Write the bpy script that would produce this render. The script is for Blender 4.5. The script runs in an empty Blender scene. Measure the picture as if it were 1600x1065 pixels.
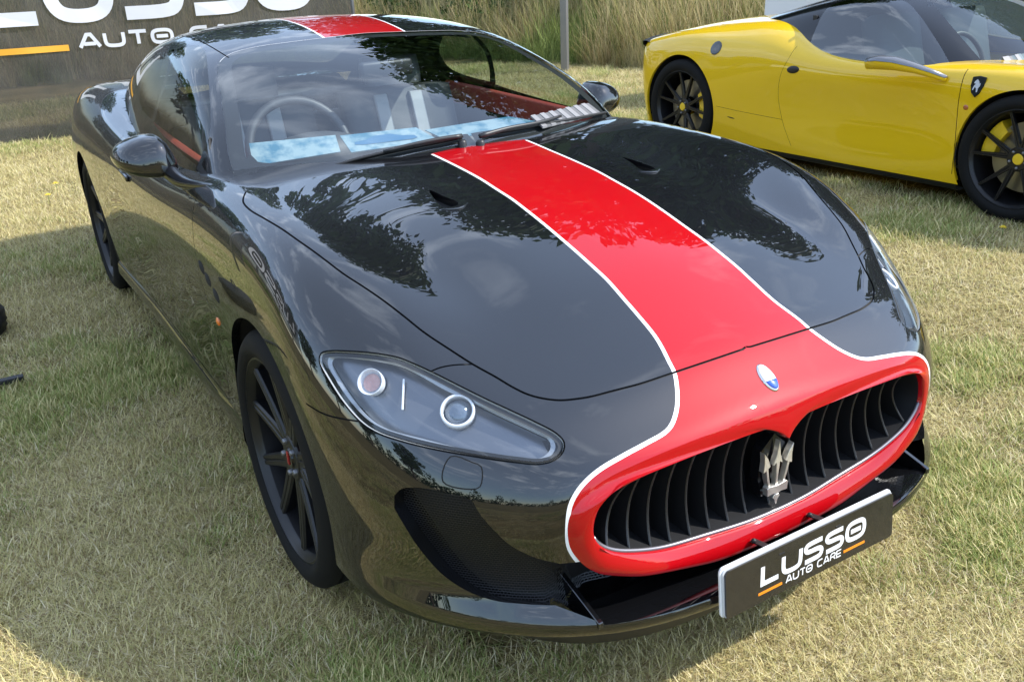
import bpy, bmesh, math, random
import numpy as np
from mathutils import Matrix, Vector
from mathutils.geometry import delaunay_2d_cdt

SC = bpy.context.scene
COL = SC.collection
random.seed(7)
RNG = np.random.default_rng(11)
PI = math.pi

# ---------------------------------------------------------------- camera
# world frame: the black car's front axle is over the origin, +x its nose, +y its left, z up
CAM_C = np.array([2.039004, -1.36311285, 1.48676923])
CAM_R = np.array([[0.52111187, 0.85254493, -0.04011938],
                  [0.30968506, -0.2326773, -0.92193082],
                  [-0.79532231, 0.46800472, -0.38527133]])
CAM_F = 1394.789                                   # focal length in photo pixels (1600 wide)
cam = bpy.data.cameras.new('camera')
cam.sensor_width = 36.0
cam.lens = 36.0 * CAM_F / 1600.0
cam.clip_start = 0.02
cam.clip_end = 900.0
camo = bpy.data.objects.new('camera', cam)
COL.objects.link(camo)
m = Matrix.Identity(4)
for i in range(3):
    m[i][0] = CAM_R[0][i]; m[i][1] = -CAM_R[1][i]; m[i][2] = -CAM_R[2][i]; m[i][3] = CAM_C[i]
camo.matrix_world = m
SC.camera = camo

# ---------------------------------------------------------------- sky and sun
SUN = np.array([0.52, 0.90, 1.0]); SUN /= np.linalg.norm(SUN)     # direction towards the sun
SUN_EL = math.asin(SUN[2])
world = bpy.data.worlds.new('World')
SC.world = world
world.use_nodes = True
wt = world.node_tree
wt.nodes.clear()
wn = wt.nodes.new
wout = wn('ShaderNodeOutputWorld'); wbg = wn('ShaderNodeBackground')
sky = wn('ShaderNodeTexSky'); sky.sky_type = 'NISHITA'; sky.sun_disc = False
sky.sun_elevation = SUN_EL
sky.sun_rotation = math.atan2(SUN[0], SUN[1])
sky.air_density = 1.0; sky.dust_density = 0.4; sky.ozone_density = 2.0
tc = wn('ShaderNodeTexCoord'); sep = wn('ShaderNodeSeparateXYZ')
wt.links.new(tc.outputs['Generated'], sep.inputs[0])
mx = wn('ShaderNodeMath'); mx.operation = 'MAXIMUM'; mx.inputs[1].default_value = 0.06
wt.links.new(sep.outputs['Z'], mx.inputs[0])
comb = wn('ShaderNodeCombineXYZ')
for k, ax in enumerate('XY'):
    d = wn('ShaderNodeMath'); d.operation = 'DIVIDE'
    wt.links.new(sep.outputs[ax], d.inputs[0]); wt.links.new(mx.outputs[0], d.inputs[1])
    wt.links.new(d.outputs[0], comb.inputs[k])
noi = wn('ShaderNodeTexNoise'); noi.inputs['Scale'].default_value = 2.3
noi.inputs['Detail'].default_value = 7.0; noi.inputs['Roughness'].default_value = 0.58
noi.inputs['Distortion'].default_value = 0.35
wt.links.new(comb.outputs[0], noi.inputs['Vector'])
ramp = wn('ShaderNodeValToRGB')
ramp.color_ramp.elements[0].position = 0.53; ramp.color_ramp.elements[0].color = (0.22, 0.22, 0.22, 1)
ramp.color_ramp.elements[1].position = 0.70; ramp.color_ramp.elements[1].color = (0.8, 0.8, 0.8, 1)
wt.links.new(noi.outputs['Fac'], ramp.inputs[0])
mixc = wn('ShaderNodeMix'); mixc.data_type = 'RGBA'
mixc.inputs['B'].default_value = (7.2, 8.2, 9.8, 1)
fade = wn('ShaderNodeMapRange'); fade.interpolation_type = 'SMOOTHSTEP'
fade.inputs['From Min'].default_value = 0.08; fade.inputs['From Max'].default_value = 0.35
wt.links.new(sep.outputs['Z'], fade.inputs['Value'])
cf = wn('ShaderNodeMath'); cf.operation = 'MULTIPLY'
wt.links.new(ramp.outputs[0], cf.inputs[0]); wt.links.new(fade.outputs[0], cf.inputs[1])
wt.links.new(cf.outputs[0], mixc.inputs['Factor'])
wt.links.new(sky.outputs[0], mixc.inputs['A'])
wt.links.new(mixc.outputs['Result'], wbg.inputs['Color'])
wbg.inputs['Strength'].default_value = 0.15
wt.links.new(wbg.outputs[0], wout.inputs[0])

sun = bpy.data.lights.new('sun', 'SUN'); sun.energy = 3.0; sun.angle = math.radians(0.55); sun.color = (1.0, 0.965, 0.90)
suno = bpy.data.objects.new('sun', sun); COL.objects.link(suno)
suno.rotation_euler = Vector(-SUN).to_track_quat('-Z', 'Y').to_euler()
suno.location = (5, 8, 9)

vs = SC.view_settings
vs.view_transform = 'Standard'; vs.look = 'None'; vs.exposure = 1.2; vs.gamma = 1.0
try: vs.use_curve_mapping = False
except Exception: pass
SC.render.engine = 'CYCLES'
SC.cycles.use_denoising = True
SC.cycles.max_bounces = 6
SC.cycles.diffuse_bounces = 2
SC.cycles.glossy_bounces = 4
SC.cycles.transparent_max_bounces = 16
SC.cycles.caustics_reflective = False
SC.cycles.caustics_refractive = False

# ---------------------------------------------------------------- pixels to rays (positions only)
def px_ray(u, v):
    q = np.array([(u - 800.0) / CAM_F, (v - 532.5) / CAM_F, 1.0])
    w = q @ CAM_R
    return w / np.linalg.norm(w)
def on_plane(u, v, axis, val):
    w = px_ray(u, v); t = (val - CAM_C[axis]) / w[axis]
    return CAM_C + t * w

# ---------------------------------------------------------------- object helpers
def new_mesh(name, verts, faces, mat=None, parent=None, smooth=True, normals=None):
    me = bpy.data.meshes.new(name)
    me.from_pydata([tuple(map(float, v)) for v in verts], [], [tuple(map(int, f)) for f in faces])
    me.update()
    if smooth:
        me.shade_smooth()
    if normals is not None:
        me.normals_split_custom_set_from_vertices([tuple(map(float, n)) for n in normals])
    if mat is not None:
        me.materials.append(mat)
    o = bpy.data.objects.new(name, me)
    COL.objects.link(o)
    if parent is not None:
        o.parent = parent
    return o
def bm_obj(name, bm, mat=None, parent=None, smooth=True, auto=None):
    me = bpy.data.meshes.new(name)
    bmesh.ops.recalc_face_normals(bm, faces=bm.faces)
    bm.to_mesh(me); bm.free()
    if smooth:
        me.shade_smooth()
        if auto: me.set_sharp_from_angle(angle=math.radians(auto))
    if mat is not None: me.materials.append(mat)
    o = bpy.data.objects.new(name, me); COL.objects.link(o)
    if parent is not None: o.parent = parent
    return o
def thing(name, label, cat, loc=(0, 0, 0), group=None, rotz=0.0):
    o = bpy.data.objects.new(name, None); COL.objects.link(o)
    o.empty_display_size = 0.2
    o.location = loc; o.rotation_euler = (0, 0, rotz)
    o['label'] = label; o['category'] = cat
    if group: o['group'] = group
    return o
def tag(o, label, cat, group=None):
    o['label'] = label; o['category'] = cat
    if group: o['group'] = group
    return o
def bm_box(bm, c, s, rot=None, bevel=0.0):
    r = bmesh.ops.create_cube(bm, size=1.0)
    vs_ = r['verts']
    M = Matrix.Translation(Vector(c)) @ (rot.to_4x4() if rot is not None else Matrix.Identity(4)) @ Matrix.Diagonal(Vector((s[0], s[1], s[2], 1)))
    bmesh.ops.transform(bm, matrix=M, verts=vs_)
    if bevel > 0:
        es = list({e for v in vs_ for e in v.link_edges})
        bmesh.ops.bevel(bm, geom=es, offset=bevel, segments=2, affect='EDGES', profile=0.6)
def tube(name, pts, rad, mat, parent=None, n=10, caps=True):
    pts = [np.array(p, float) for p in pts]
    if np.isscalar(rad): rad = [rad] * len(pts)
    V = []; Fc = []
    up = np.array([0.13, 0.21, 0.97])
    for i, p in enumerate(pts):
        t = pts[min(i + 1, len(pts) - 1)] - pts[max(i - 1, 0)]
        t = t / (np.linalg.norm(t) + 1e-12)
        if abs(t @ up) > 0.95: up = np.array([0.9, 0.3, 0.1])
        a = np.cross(t, up); a /= np.linalg.norm(a); b = np.cross(t, a); up = np.cross(a, t)
        for k in range(n):
            th = 2 * PI * k / n
            V.append(p + rad[i] * (math.cos(th) * a + math.sin(th) * b))
    for i in range(len(pts) - 1):
        for k in range(n):
            Fc.append((i * n + k, i * n + (k + 1) % n, (i + 1) * n + (k + 1) % n, (i + 1) * n + k))
    if caps:
        Fc.append(tuple(range(n - 1, -1, -1))); Fc.append(tuple(range((len(pts) - 1) * n, len(pts) * n)))
    return new_mesh(name, V, Fc, mat, parent)

# ---------------------------------------------------------------- materials
MATS = {}
def mat(name, col=(0.5, 0.5, 0.5), rough=0.5, metal=0.0, coat=0.0, coat_rough=0.02, spec=0.5, emit=None, alpha=None):
    if name in MATS: return MATS[name]
    M_ = bpy.data.materials.new(name); M_.use_nodes = True
    b = M_.node_tree.nodes['Principled BSDF']
    b.inputs['Base Color'].default_value = (*col, 1)
    b.inputs['Roughness'].default_value = rough
    b.inputs['Metallic'].default_value = metal
    b.inputs['Coat Weight'].default_value = coat
    b.inputs['Coat Roughness'].default_value = coat_rough
    b.inputs['Specular IOR Level'].default_value = spec
    MATS[name] = M_
    return M_
def noise_color(M_, scale, c1, c2, detail=4, rough=0.6, lo=0.35, hi=0.65, coord='Object'):
    nt = M_.node_tree; b = nt.nodes['Principled BSDF']
    t = nt.nodes.new('ShaderNodeTexCoord'); n = nt.nodes.new('ShaderNodeTexNoise'); r = nt.nodes.new('ShaderNodeValToRGB')
    n.inputs['Scale'].default_value = scale; n.inputs['Detail'].default_value = detail; n.inputs['Roughness'].default_value = rough
    r.color_ramp.elements[0].position = lo; r.color_ramp.elements[0].color = (*c1, 1)
    r.color_ramp.elements[1].position = hi; r.color_ramp.elements[1].color = (*c2, 1)
    nt.links.new(t.outputs[coord], n.inputs['Vector']); nt.links.new(n.outputs['Fac'], r.inputs[0])
    nt.links.new(r.outputs[0], b.inputs['Base Color'])
    return n, r
def bump(M_, scale, strength, dist=0.002, detail=3, coord='Object'):
    nt = M_.node_tree; b = nt.nodes['Principled BSDF']
    t = nt.nodes.new('ShaderNodeTexCoord'); n = nt.nodes.new('ShaderNodeTexNoise'); u = nt.nodes.new('ShaderNodeBump')
    n.inputs['Scale'].default_value = scale; n.inputs['Detail'].default_value = detail
    u.inputs['Strength'].default_value = strength; u.inputs['Distance'].default_value = dist
    nt.links.new(t.outputs[coord], n.inputs['Vector']); nt.links.new(n.outputs['Fac'], u.inputs['Height'])
    nt.links.new(u.outputs[0], b.inputs['Normal'])
def glass_mat(name, tint=(0.75, 0.82, 0.8), f0=0.045, rough=0.0):
    """thin glass: clear transmission plus a mirror coat whose strength follows the angle of view alike on both faces"""
    M_ = bpy.data.materials.new(name); M_.use_nodes = True
    nt = M_.node_tree; nt.nodes.clear()
    def mth(op, a, b=None):
        q = nt.nodes.new('ShaderNodeMath'); q.operation = op
        for k, v in enumerate((a, b)):
            if v is None: continue
            if isinstance(v, (int, float)): q.inputs[k].default_value = v
            else: nt.links.new(v, q.inputs[k])
        return q.outputs[0]
    o = nt.nodes.new('ShaderNodeOutputMaterial'); mix = nt.nodes.new('ShaderNodeMixShader')
    ge = nt.nodes.new('ShaderNodeNewGeometry'); dt = nt.nodes.new('ShaderNodeVectorMath'); dt.operation = 'DOT_PRODUCT'
    nt.links.new(ge.outputs['Incoming'], dt.inputs[0]); nt.links.new(ge.outputs['Normal'], dt.inputs[1])
    c = mth('ABSOLUTE', dt.outputs['Value'])
    fr = mth('ADD', mth('MULTIPLY', mth('POWER', mth('SUBTRACT', 1.0, c), 5.0), 1.0 - f0), f0)
    tr = nt.nodes.new('ShaderNodeBsdfTransparent'); tr.inputs['Color'].default_value = (*tint, 1)
    gl = nt.nodes.new('ShaderNodeBsdfGlossy'); gl.inputs['Roughness'].default_value = rough
    gl.inputs['Color'].default_value = (1, 1, 1, 1)
    nt.links.new(fr, mix.inputs[0]); nt.links.new(tr.outputs[0], mix.inputs[1]); nt.links.new(gl.outputs[0], mix.inputs[2])
    nt.links.new(mix.outputs[0], o.inputs[0])
    MATS[name] = M_
    return M_
M_PAINT = mat('black_paint', (0.006, 0.0062, 0.0072), 0.40, 0.4, 1.0, 0.003, spec=0.03)
M_PAINT.node_tree.nodes['Principled BSDF'].inputs['Coat IOR'].default_value = 1.78
M_RED = mat('red_paint', (0.38, 0.001, 0.004), 0.4, 0.0, 1.0, 0.008, spec=0.05)
M_WHITE = mat('white_vinyl', (0.8, 0.79, 0.78), 0.35, 0.0, 0.4, 0.05)
M_GAP = mat('panel_gap_black', (0.004, 0.004, 0.004), 0.8)
M_BLACKPL = mat('black_plastic', (0.012, 0.012, 0.013), 0.5)
M_GLOSSBLK = mat('gloss_black', (0.006, 0.006, 0.007), 0.15, 0.0, 0.25, 0.03, spec=0.3)
M_CHROME = mat('chrome', (0.75, 0.74, 0.72), 0.08, 1.0)
M_RUBBER = mat('tyre_rubber', (0.007, 0.007, 0.007), 0.8, spec=0.2)
M_RIM = mat('black_rim', (0.008, 0.008, 0.009), 0.38, 0.0, 0.15, 0.2, spec=0.35)
M_DISC = mat('brake_disc', (0.28, 0.27, 0.26), 0.35, 1.0)
M_REDCAL = mat('red_caliper', (0.65, 0.008, 0.01), 0.35, 0.0, 0.5)
M_YELCAL = mat('yellow_caliper', (0.75, 0.5, 0.02), 0.35, 0.0, 0.5)
M_YELLOW = mat('yellow_paint', (0.74, 0.465, 0.008), 0.35, 0.0, 1.0, 0.010, spec=0.1)
M_GLASS = glass_mat('car_glass', (0.74, 0.82, 0.80), 0.07)
M_LENS = glass_mat('lamp_lens', (0.93, 0.95, 0.97), 0.06)
M_GREY = mat('grey_metal', (0.2, 0.2, 0.21), 0.4, 0.7)
M_DARKGREY = mat('interior_dark', (0.02, 0.02, 0.022), 0.7)
# ---------------------------------------------------------------- smooth surfaces
def spline_basis(xs):
    xs = np.asarray(xs, float); n = len(xs); h = np.diff(xs)
    A = np.zeros((n, n)); D = np.zeros((n, n)); A[0, 0] = A[-1, -1] = 1
    for i in range(1, n - 1):
        A[i, i - 1] = h[i - 1]; A[i, i] = 2 * (h[i - 1] + h[i]); A[i, i + 1] = h[i]
        D[i, i - 1] = 6 / h[i - 1]; D[i, i] = -6 / h[i - 1] - 6 / h[i]; D[i, i + 1] = 6 / h[i]
    S = np.linalg.solve(A, D)
    def B(x):
        x = np.asarray(x, float); xc = np.clip(x, xs[0], xs[-1])
        i = np.clip(np.searchsorted(xs, xc, side='right') - 1, 0, n - 2)
        hh = h[i]; a = (xs[i + 1] - xc) / hh; b = 1 - a
        W_ = np.zeros((len(x), n)); r = np.arange(len(x))
        W_[r, i] += a; W_[r, i + 1] += b
        W_ += (((a**3 - a) * hh**2 / 6)[:, None]) * S[i] + (((b**3 - b) * hh**2 / 6)[:, None]) * S[i + 1]
        lo = x < xs[0]; hi = x > xs[-1]
        for msk, j, e in ((lo, 0, 0), (hi, n - 2, n - 1)):
            if msk.any():
                sl = np.zeros(n); sl[j] -= 1 / h[j]; sl[j + 1] += 1 / h[j]
                if e == 0: sl += -h[0] / 3 * S[0] - h[0] / 6 * S[1]
                else: sl += h[-1] / 6 * S[-2] + h[-1] / 3 * S[-1]
                W_[msk] += (x[msk] - xs[e])[:, None] * sl[None]
        return W_
    return B
class Grid:
    def __init__(s, xs, ys, Z, sym=False):
        Z = np.asarray(Z, float); ys = np.asarray(ys, float); xs = np.asarray(xs, float)
        if xs[0] > xs[-1]: xs = xs[::-1]; Z = Z[::-1]
        if sym:
            Z = np.concatenate([Z[:, :0:-1], Z], 1); ys = np.concatenate([-ys[:0:-1], ys])
        s.bx = spline_basis(xs); s.by = spline_basis(ys); s.Z = Z
    def __call__(s, x, y):
        return ((s.bx(x) @ s.Z) * s.by(y)).sum(1)
class Line:
    def __init__(s, xs, zs): s.b = spline_basis(xs); s.z = np.asarray(zs, float)
    def __call__(s, x): return s.b(np.asarray(x, float)) @ s.z
def smax(a, b, k):
    h = np.maximum(k - np.abs(a - b), 0) / k
    return np.maximum(a, b) + h**3 * k / 6
def sstep(a, b, x):
    t = np.clip((x - a) / (b - a), 0, 1); return t * t * (3 - 2 * t)

class Shell:
    """A body skin given by an implicit function, with a chart (s, theta) round an axis along x."""
    def __init__(s, f, z0, xr, xf, L=0.7, off=(0, 0, 0)):
        s.f, s.z0, s.xr, s.xf, s.L = f, z0, xr, xf, L
        s.off = np.array(off, float)
    def fwd(s, a, th):
        a = np.asarray(a, float); th = np.asarray(th, float)
        rad = np.stack([np.zeros_like(th), np.sin(th), np.cos(th)], 1)
        ph = np.where(a > s.xf, (a - s.xf) / s.L, np.where(a < s.xr, (a - s.xr) / s.L, 0.0))
        d = rad * np.cos(ph)[:, None]; d[:, 0] = np.sin(ph)
        o = np.zeros_like(d); o[:, 0] = np.clip(a, s.xr, s.xf); o[:, 2] = s.z0
        lo = np.zeros(len(a)); hi = np.full(len(a), 1.8)
        for _ in range(40):
            mid = (lo + hi) / 2; v = s.f(o + d * mid[:, None]); inside = v < 0
            lo = np.where(inside, mid, lo); hi = np.where(inside, hi, mid)
        return o + d * hi[:, None]
    def inv(s, P):
        P = np.atleast_2d(P); y = np.abs(P[:, 1]); z = P[:, 2] - s.z0; r = np.hypot(y, z)
        th = np.arctan2(y, z); x = P[:, 0]
        a = np.where(x > s.xf, s.xf + s.L * np.arctan2(x - s.xf, r), np.where(x < s.xr, s.xr - s.L * np.arctan2(s.xr - x, r), x))
        return a, th
    def normal(s, P, e=1e-3):
        G = np.stack([(s.f(P + e * np.eye(3)[k]) - s.f(P - e * np.eye(3)[k])) for k in range(3)], 1)
        return G / (np.linalg.norm(G, axis=1)[:, None] + 1e-12)
    def hit(s, px, t0=0.5, t1=9.0):
        """photo pixels -> points of the skin (body frame)"""
        out = []
        for u, v in px:
            w = px_ray(u, v); t = np.arange(t0, t1, 0.01)
            P = CAM_C - s.off + t[:, None] * w
            v_ = s.f(P); k = np.where((v_[1:] < 0) & (v_[:-1] >= 0))[0]
            if len(k) == 0:
                k = [int(np.argmin(v_[:-1]))]; out.append(P[k[0]]); continue
            lo, hi = t[k[0]], t[k[0] + 1]
            for _ in range(30):
                mid = (lo + hi) / 2
                if s.f((CAM_C - s.off + mid * w)[None])[0] < 0: hi = mid
                else: lo = mid
            out.append(CAM_C - s.off + hi * w)
        return np.array(out)
    def side(s, x, z, hi=1.4):
        """points of the side at given x, z (positive y)"""
        x = np.asarray(x, float); z = np.asarray(z, float)
        a = np.zeros(len(x)); b = np.full(len(x), hi)
        for _ in range(40):
            m_ = (a + b) / 2; v = s.f(np.stack([x, m_, z], 1)) < 0
            a = np.where(v, m_, a); b = np.where(v, b, m_)
        return np.stack([x, b, z], 1)
    def top(s, x, y, z0=0.5, hi=1.6):
        x = np.asarray(x, float); y = np.asarray(y, float)
        a = np.full(len(x), z0); b = np.full(len(x), hi)
        for _ in range(40):
            m_ = (a + b) / 2; v = s.f(np.stack([x, y, m_], 1)) < 0
            a = np.where(v, m_, a); b = np.where(v, b, m_)
        return np.stack([x, y, b], 1)
    def front(s, y, z, lo=0.2, hi=1.3):
        y = np.asarray(y, float); z = np.asarray(z, float)
        a = np.full(len(y), lo); b = np.full(len(y), hi)
        for _ in range(40):
            m_ = (a + b) / 2; v = s.f(np.stack([m_, y, z], 1)) < 0
            a = np.where(v, m_, a); b = np.where(v, b, m_)
        return np.stack([b, y, z], 1)
    def chart(s, P):
        a, th = s.inv(P); return np.stack([a, th * s.L], 1)
    def unchart(s, Q):
        return s.fwd(Q[:, 0], Q[:, 1] / s.L)

def crom(P, closed=False, step=0.012):
    """smooth resampled curve through points"""
    P = np.asarray(P, float); n = len(P); out = []
    rng = range(n if closed else n - 1)
    for i in rng:
        if closed: p0, p1, p2, p3 = P[(i - 1) % n], P[i], P[(i + 1) % n], P[(i + 2) % n]
        else:
            p1, p2 = P[i], P[i + 1]
            p0 = P[i - 1] if i > 0 else 2 * p1 - p2
            p3 = P[i + 2] if i + 2 < n else 2 * p2 - p1
        d = np.linalg.norm(p2 - p1); k = max(1, int(math.ceil(d / step)))
        # centripetal
        t0 = 0; t1 = t0 + max(np.linalg.norm(p1 - p0), 1e-6)**0.5; t2 = t1 + max(d, 1e-6)**0.5; t3 = t2 + max(np.linalg.norm(p3 - p2), 1e-6)**0.5
        for j in range(k):
            t = t1 + (t2 - t1) * j / k
            A1 = (t1 - t) / (t1 - t0) * p0 + (t - t0) / (t1 - t0) * p1
            A2 = (t2 - t) / (t2 - t1) * p1 + (t - t1) / (t2 - t1) * p2
            A3 = (t3 - t) / (t3 - t2) * p2 + (t - t2) / (t3 - t2) * p3
            B1 = (t2 - t) / (t2 - t0) * A1 + (t - t0) / (t2 - t0) * A2
            B2 = (t3 - t) / (t3 - t1) * A2 + (t - t1) / (t3 - t1) * A3
            out.append((t2 - t) / (t2 - t1) * B1 + (t - t1) / (t2 - t1) * B2)
    if not closed: out.append(P[-1])
    return np.array(out)
def in_poly(pts, poly):
    x, y = pts[:, 0], pts[:, 1]; c = np.zeros(len(pts), bool); n = len(poly)
    bb = (x >= poly[:, 0].min()) & (x <= poly[:, 0].max()) & (y >= poly[:, 1].min()) & (y <= poly[:, 1].max())
    ix = np.where(bb)[0]
    if len(ix) == 0: return c
    xx, yy = x[ix], y[ix]; cc = np.zeros(len(ix), bool)
    for i in range(n):
        x1, y1 = poly[i]; x2, y2 = poly[(i + 1) % n]
        if y1 == y2: continue
        k = ((y1 > yy) != (y2 > yy)) & (xx < (x2 - x1) * (yy - y1) / (y2 - y1) + x1)
        cc ^= k
    c[ix] = cc
    return c
def strip(shell, C3, w0, w1=None, closed=False):
    """ribbon polygon (chart) about a 3D curve on the skin; w0/w1 offsets to its two sides"""
    if w1 is None: w1 = w0
    C3 = np.asarray(C3)
    if closed: T = np.roll(C3, -1, 0) - np.roll(C3, 1, 0)
    else: T = np.gradient(C3, axis=0)
    T /= np.linalg.norm(T, axis=1)[:, None] + 1e-12
    N = shell.normal(C3); S = np.cross(N, T)
    A, B = C3 + S * w1, C3 - S * w0
    return A, B
class Skin:
    """collects outlines in a shell's chart, triangulates between them and hands out regions"""
    def __init__(s, shell):
        s.sh = shell; s.pts = []; s.edges = []; s.regs = []; s.n = 0
    def poly(s, name, Q, constrain=True):
        Q = np.asarray(Q)
        s.regs.append((name, Q))
        if constrain:
            b = s.n; k = len(Q)
            s.pts.append(Q); s.edges += [(b + i, b + (i + 1) % k) for i in range(k)]; s.n += k
    def ribbon(s, name, C3, w0, w1=None, closed=False):
        A, B = strip(s.sh, C3, w0, w1, closed)
        A = s.sh.chart(A); B = s.sh.chart(B)
        A[:, 1] = np.maximum(A[:, 1], 0); B[:, 1] = np.maximum(B[:, 1], 0)
        if closed:
            s.regs.append((name, ('ring', A, B)))
            for Q in (A, B):
                b = s.n; k = len(Q); s.pts.append(Q); s.edges += [(b + i, b + (i + 1) % k) for i in range(k)]; s.n += k
        else:
            s.poly(name, np.concatenate([A, B[::-1]]))
    def build(s, grid, domain):
        """grid: chart points to fill; domain(pts)->bool"""
        allp = np.concatenate(s.pts) if s.pts else np.zeros((0, 2))
        if len(allp):
            key = {}
            cell = 0.006
            for p in allp: key[(round(p[0] / cell), round(p[1] / cell))] = 1
            keep = []
            for g in grid:
                i, j = round(g[0] / cell), round(g[1] / cell)
                if not any((i + di, j + dj) in key for di in (-1, 0, 1) for dj in (-1, 0, 1)): keep.append(g)
            grid = np.array(keep)
        V = [Vector((float(a), float(b))) for a, b in np.concatenate([allp, grid])]
        vo, eo, fo, *_ = delaunay_2d_cdt(V, s.edges, [], 0, 1e-6, False)
        Q = np.array([(v[0], v[1]) for v in vo]); F = np.array([tuple(f) for f in fo if len(f) == 3])
        cen = Q[F].mean(1)
        lab = np.full(len(F), 'rest', dtype=object)
        ok = domain(cen)
        done = np.zeros(len(F), bool)
        for name, poly in s.regs:
            if isinstance(poly, tuple): ins = in_poly(cen, poly[1]) ^ in_poly(cen, poly[2])
            else: ins = in_poly(cen, poly)
            sel = ins & ~done; lab[sel] = name; done |= sel
        s.Q, s.F, s.lab, s.ok, s.cen = Q, F, lab, ok, cen
        s.P = s.sh.unchart(Q); s.N = s.sh.normal(s.P)
        # drop slivers
        a = s.P[F[:, 1]] - s.P[F[:, 0]]; b = s.P[F[:, 2]] - s.P[F[:, 0]]
        ar = np.linalg.norm(np.cross(a, b), axis=1)
        s.ok &= ar > 1e-10
        # outward winding
        nn = np.cross(a, b); flip = (nn * s.N[F].mean(1)).sum(1) < 0
        s.F[flip] = s.F[flip][:, ::-1]
    def mesh(s, name, sel, mat_, parent, side='both', inset=0.0):
        """side: 'r' (y<0), 'l' (y>0) or 'both' halves joined"""
        Fs = s.F[sel & s.ok]
        if len(Fs) == 0: return None
        idx = np.unique(Fs); mp = np.zeros(len(s.P), int); mp[idx] = np.arange(len(idx))
        P = s.P[idx] - (inset if np.isscalar(inset) else np.asarray(inset)[idx][:, None]) * s.N[idx]; N = s.N[idx]; Fm = mp[Fs]
        S = np.array([1, -1, 1.0])
        if side == 'l': V, Nn, Ff = P, N, Fm
        elif side == 'r': V, Nn, Ff = P * S, N * S, Fm[:, ::-1]
        else:
            mid = np.abs(P[:, 1]) < 1e-4
            mp2 = np.arange(len(P)) + len(P); mp2[mid] = np.arange(len(P))[mid]
            V = np.concatenate([P, P * S]); Nn = np.concatenate([N, N * S]); Ff = np.concatenate([Fm, mp2[Fm][:, ::-1]])
            Nn[:len(P)][mid, 1] = 0
        return new_mesh(name, V, Ff, mat_, parent, True, Nn)
def gap_strip(name, shell, C3, w, depth, mat_, parent, side):
    A, B = strip(shell, C3, w)
    N = shell.normal(C3)
    A = A - N * depth; B = B - N * depth
    if side == 'r':
        A = A * [1, -1, 1]; B = B * [1, -1, 1]
    n = len(A); V = np.concatenate([A, B])
    return new_mesh(name, V, [(i, i + 1, n + i + 1, n + i) for i in range(n - 1)], mat_, parent)
# ================================================================ black car: greenhouse
XG = [-.30, -.42, -.6, -.8, -1.0, -1.28, -1.5, -1.75, -2.1, -2.45, -2.8, -3.2]
GC = [.915, .978, 1.065, 1.146, 1.214, 1.285, 1.318, 1.333, 1.315, 1.25, 1.13, .98]
AG = [0, .2, .4, .55, .65, .75, .85]
GD = [[0, .014, .06, .115, .165, .23, .32], [0, .013, .056, .11, .155, .215, .29], [0, .012, .048, .095, .137, .19, .25], [0, .008, .034, .064, .090, .125, .17],
      [0, .006, .026, .052, .075, .105, .15], [0, .005, .020, .044, .068, .10, .14], [0, .005, .020, .045, .07, .10, .14], [0, .005, .020, .045, .07, .10, .14],
      [0, .005, .022, .05, .08, .12, .16], [0, .006, .028, .06, .09, .13, .18], [0, .007, .03, .065, .1, .14, .2], [0, .008, .03, .07, .1, .15, .2]]
TG_ = Grid(XG, AG, np.array(GC)[:, None] - np.array(GD), sym=True)
WG_ = Grid([-.5, -1.0, -1.5, -2.0, -2.5, -3.0, -3.3], [.8, .95, 1.05, 1.15, 1.25, 1.35], [
    [.79, .755, .725, .69, .645, .59], [.80, .765, .732, .69, .635, .57], [.80, .765, .732, .688, .63, .56], [.80, .755, .72, .672, .61, .535],
    [.77, .715, .675, .62, .55, .46], [.72, .64, .59, .53, .46, .38], [.70, .60, .54, .48, .40, .32]])
def f_green(P):
    x, a, z = P[:, 0], np.abs(P[:, 1]), P[:, 2]
    t = z - TG_(np.clip(x, -3.4, -.2), np.minimum(a, .95))
    w = a - WG_(np.clip(x, -3.4, -.3), np.clip(z, .7, 1.45))
    return smax(t, w, .09)
# ================================================================ black grand tourer: main skin
XT = [1.0, 0.87, 0.81, 0.74, 0.65, 0.57, 0.47, 0.34, 0.20, 0.04, -0.13, -0.27, -0.42, -0.6, -0.9, -1.4, -2.0, -2.5, -2.9, -3.4, -3.8, -4.1]
TC = [.490, .600, .643, .693, .738, .774, .815, .855, .893, .927, .952, .966, .978, .984, .965, .945, .955, .995, 1.025, 1.015, .98, .94]
AT = [0, .17, .34, .52, .66, .76, .86, .96]
TD = [  # drop below the centre line at those half-widths
    [0, .005, .018, .045, .09, .16, .25, .35], [0, .005, .018, .042, .085, .15, .24, .33], [0, .005, .018, .040, .080, .14, .22, .31],
    [0, .005, .018, .038, .072, .125, .20, .29], [0, .005, .018, .034, .058, .10, .165, .25], [0, .005, .017, .032, .046, .075, .135, .21],
    [0, .005, .016, .030, .030, .050, .100, .17], [0, .005, .014, .027, .014, .025, .068, .13], [0, .005, .012, .022, .008, .006, .045, .10],
    [0, .005, .011, .020, .010, .002, .034, .085], [0, .005, .011, .018, .012, .008, .034, .08], [0, .005, .010, .017, .014, .014, .036, .08],
    [0, .004, .009, .015, .016, .020, .040, .08], [0, .004, .009, .014, .018, .026, .046, .085], [0, .004, .009, .014, .020, .030, .05, .09],
    [0, .004, .009, .014, .018, .026, .05, .09], [0, .004, .008, .012, .014, .020, .045, .09], [0, .003, .006, .008, .008, .016, .05, .11],
    [0, .003, .005, .006, .008, .028, .08, .16], [0, .003, .006, .01, .015, .035, .09, .17], [0, .003, .008, .015, .025, .05, .10, .18], [0, .003, .008, .015, .025, .05, .10, .18]]
T_ = Grid(XT, AT, np.array(TC)[:, None] - np.array(TD), sym=True)
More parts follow.
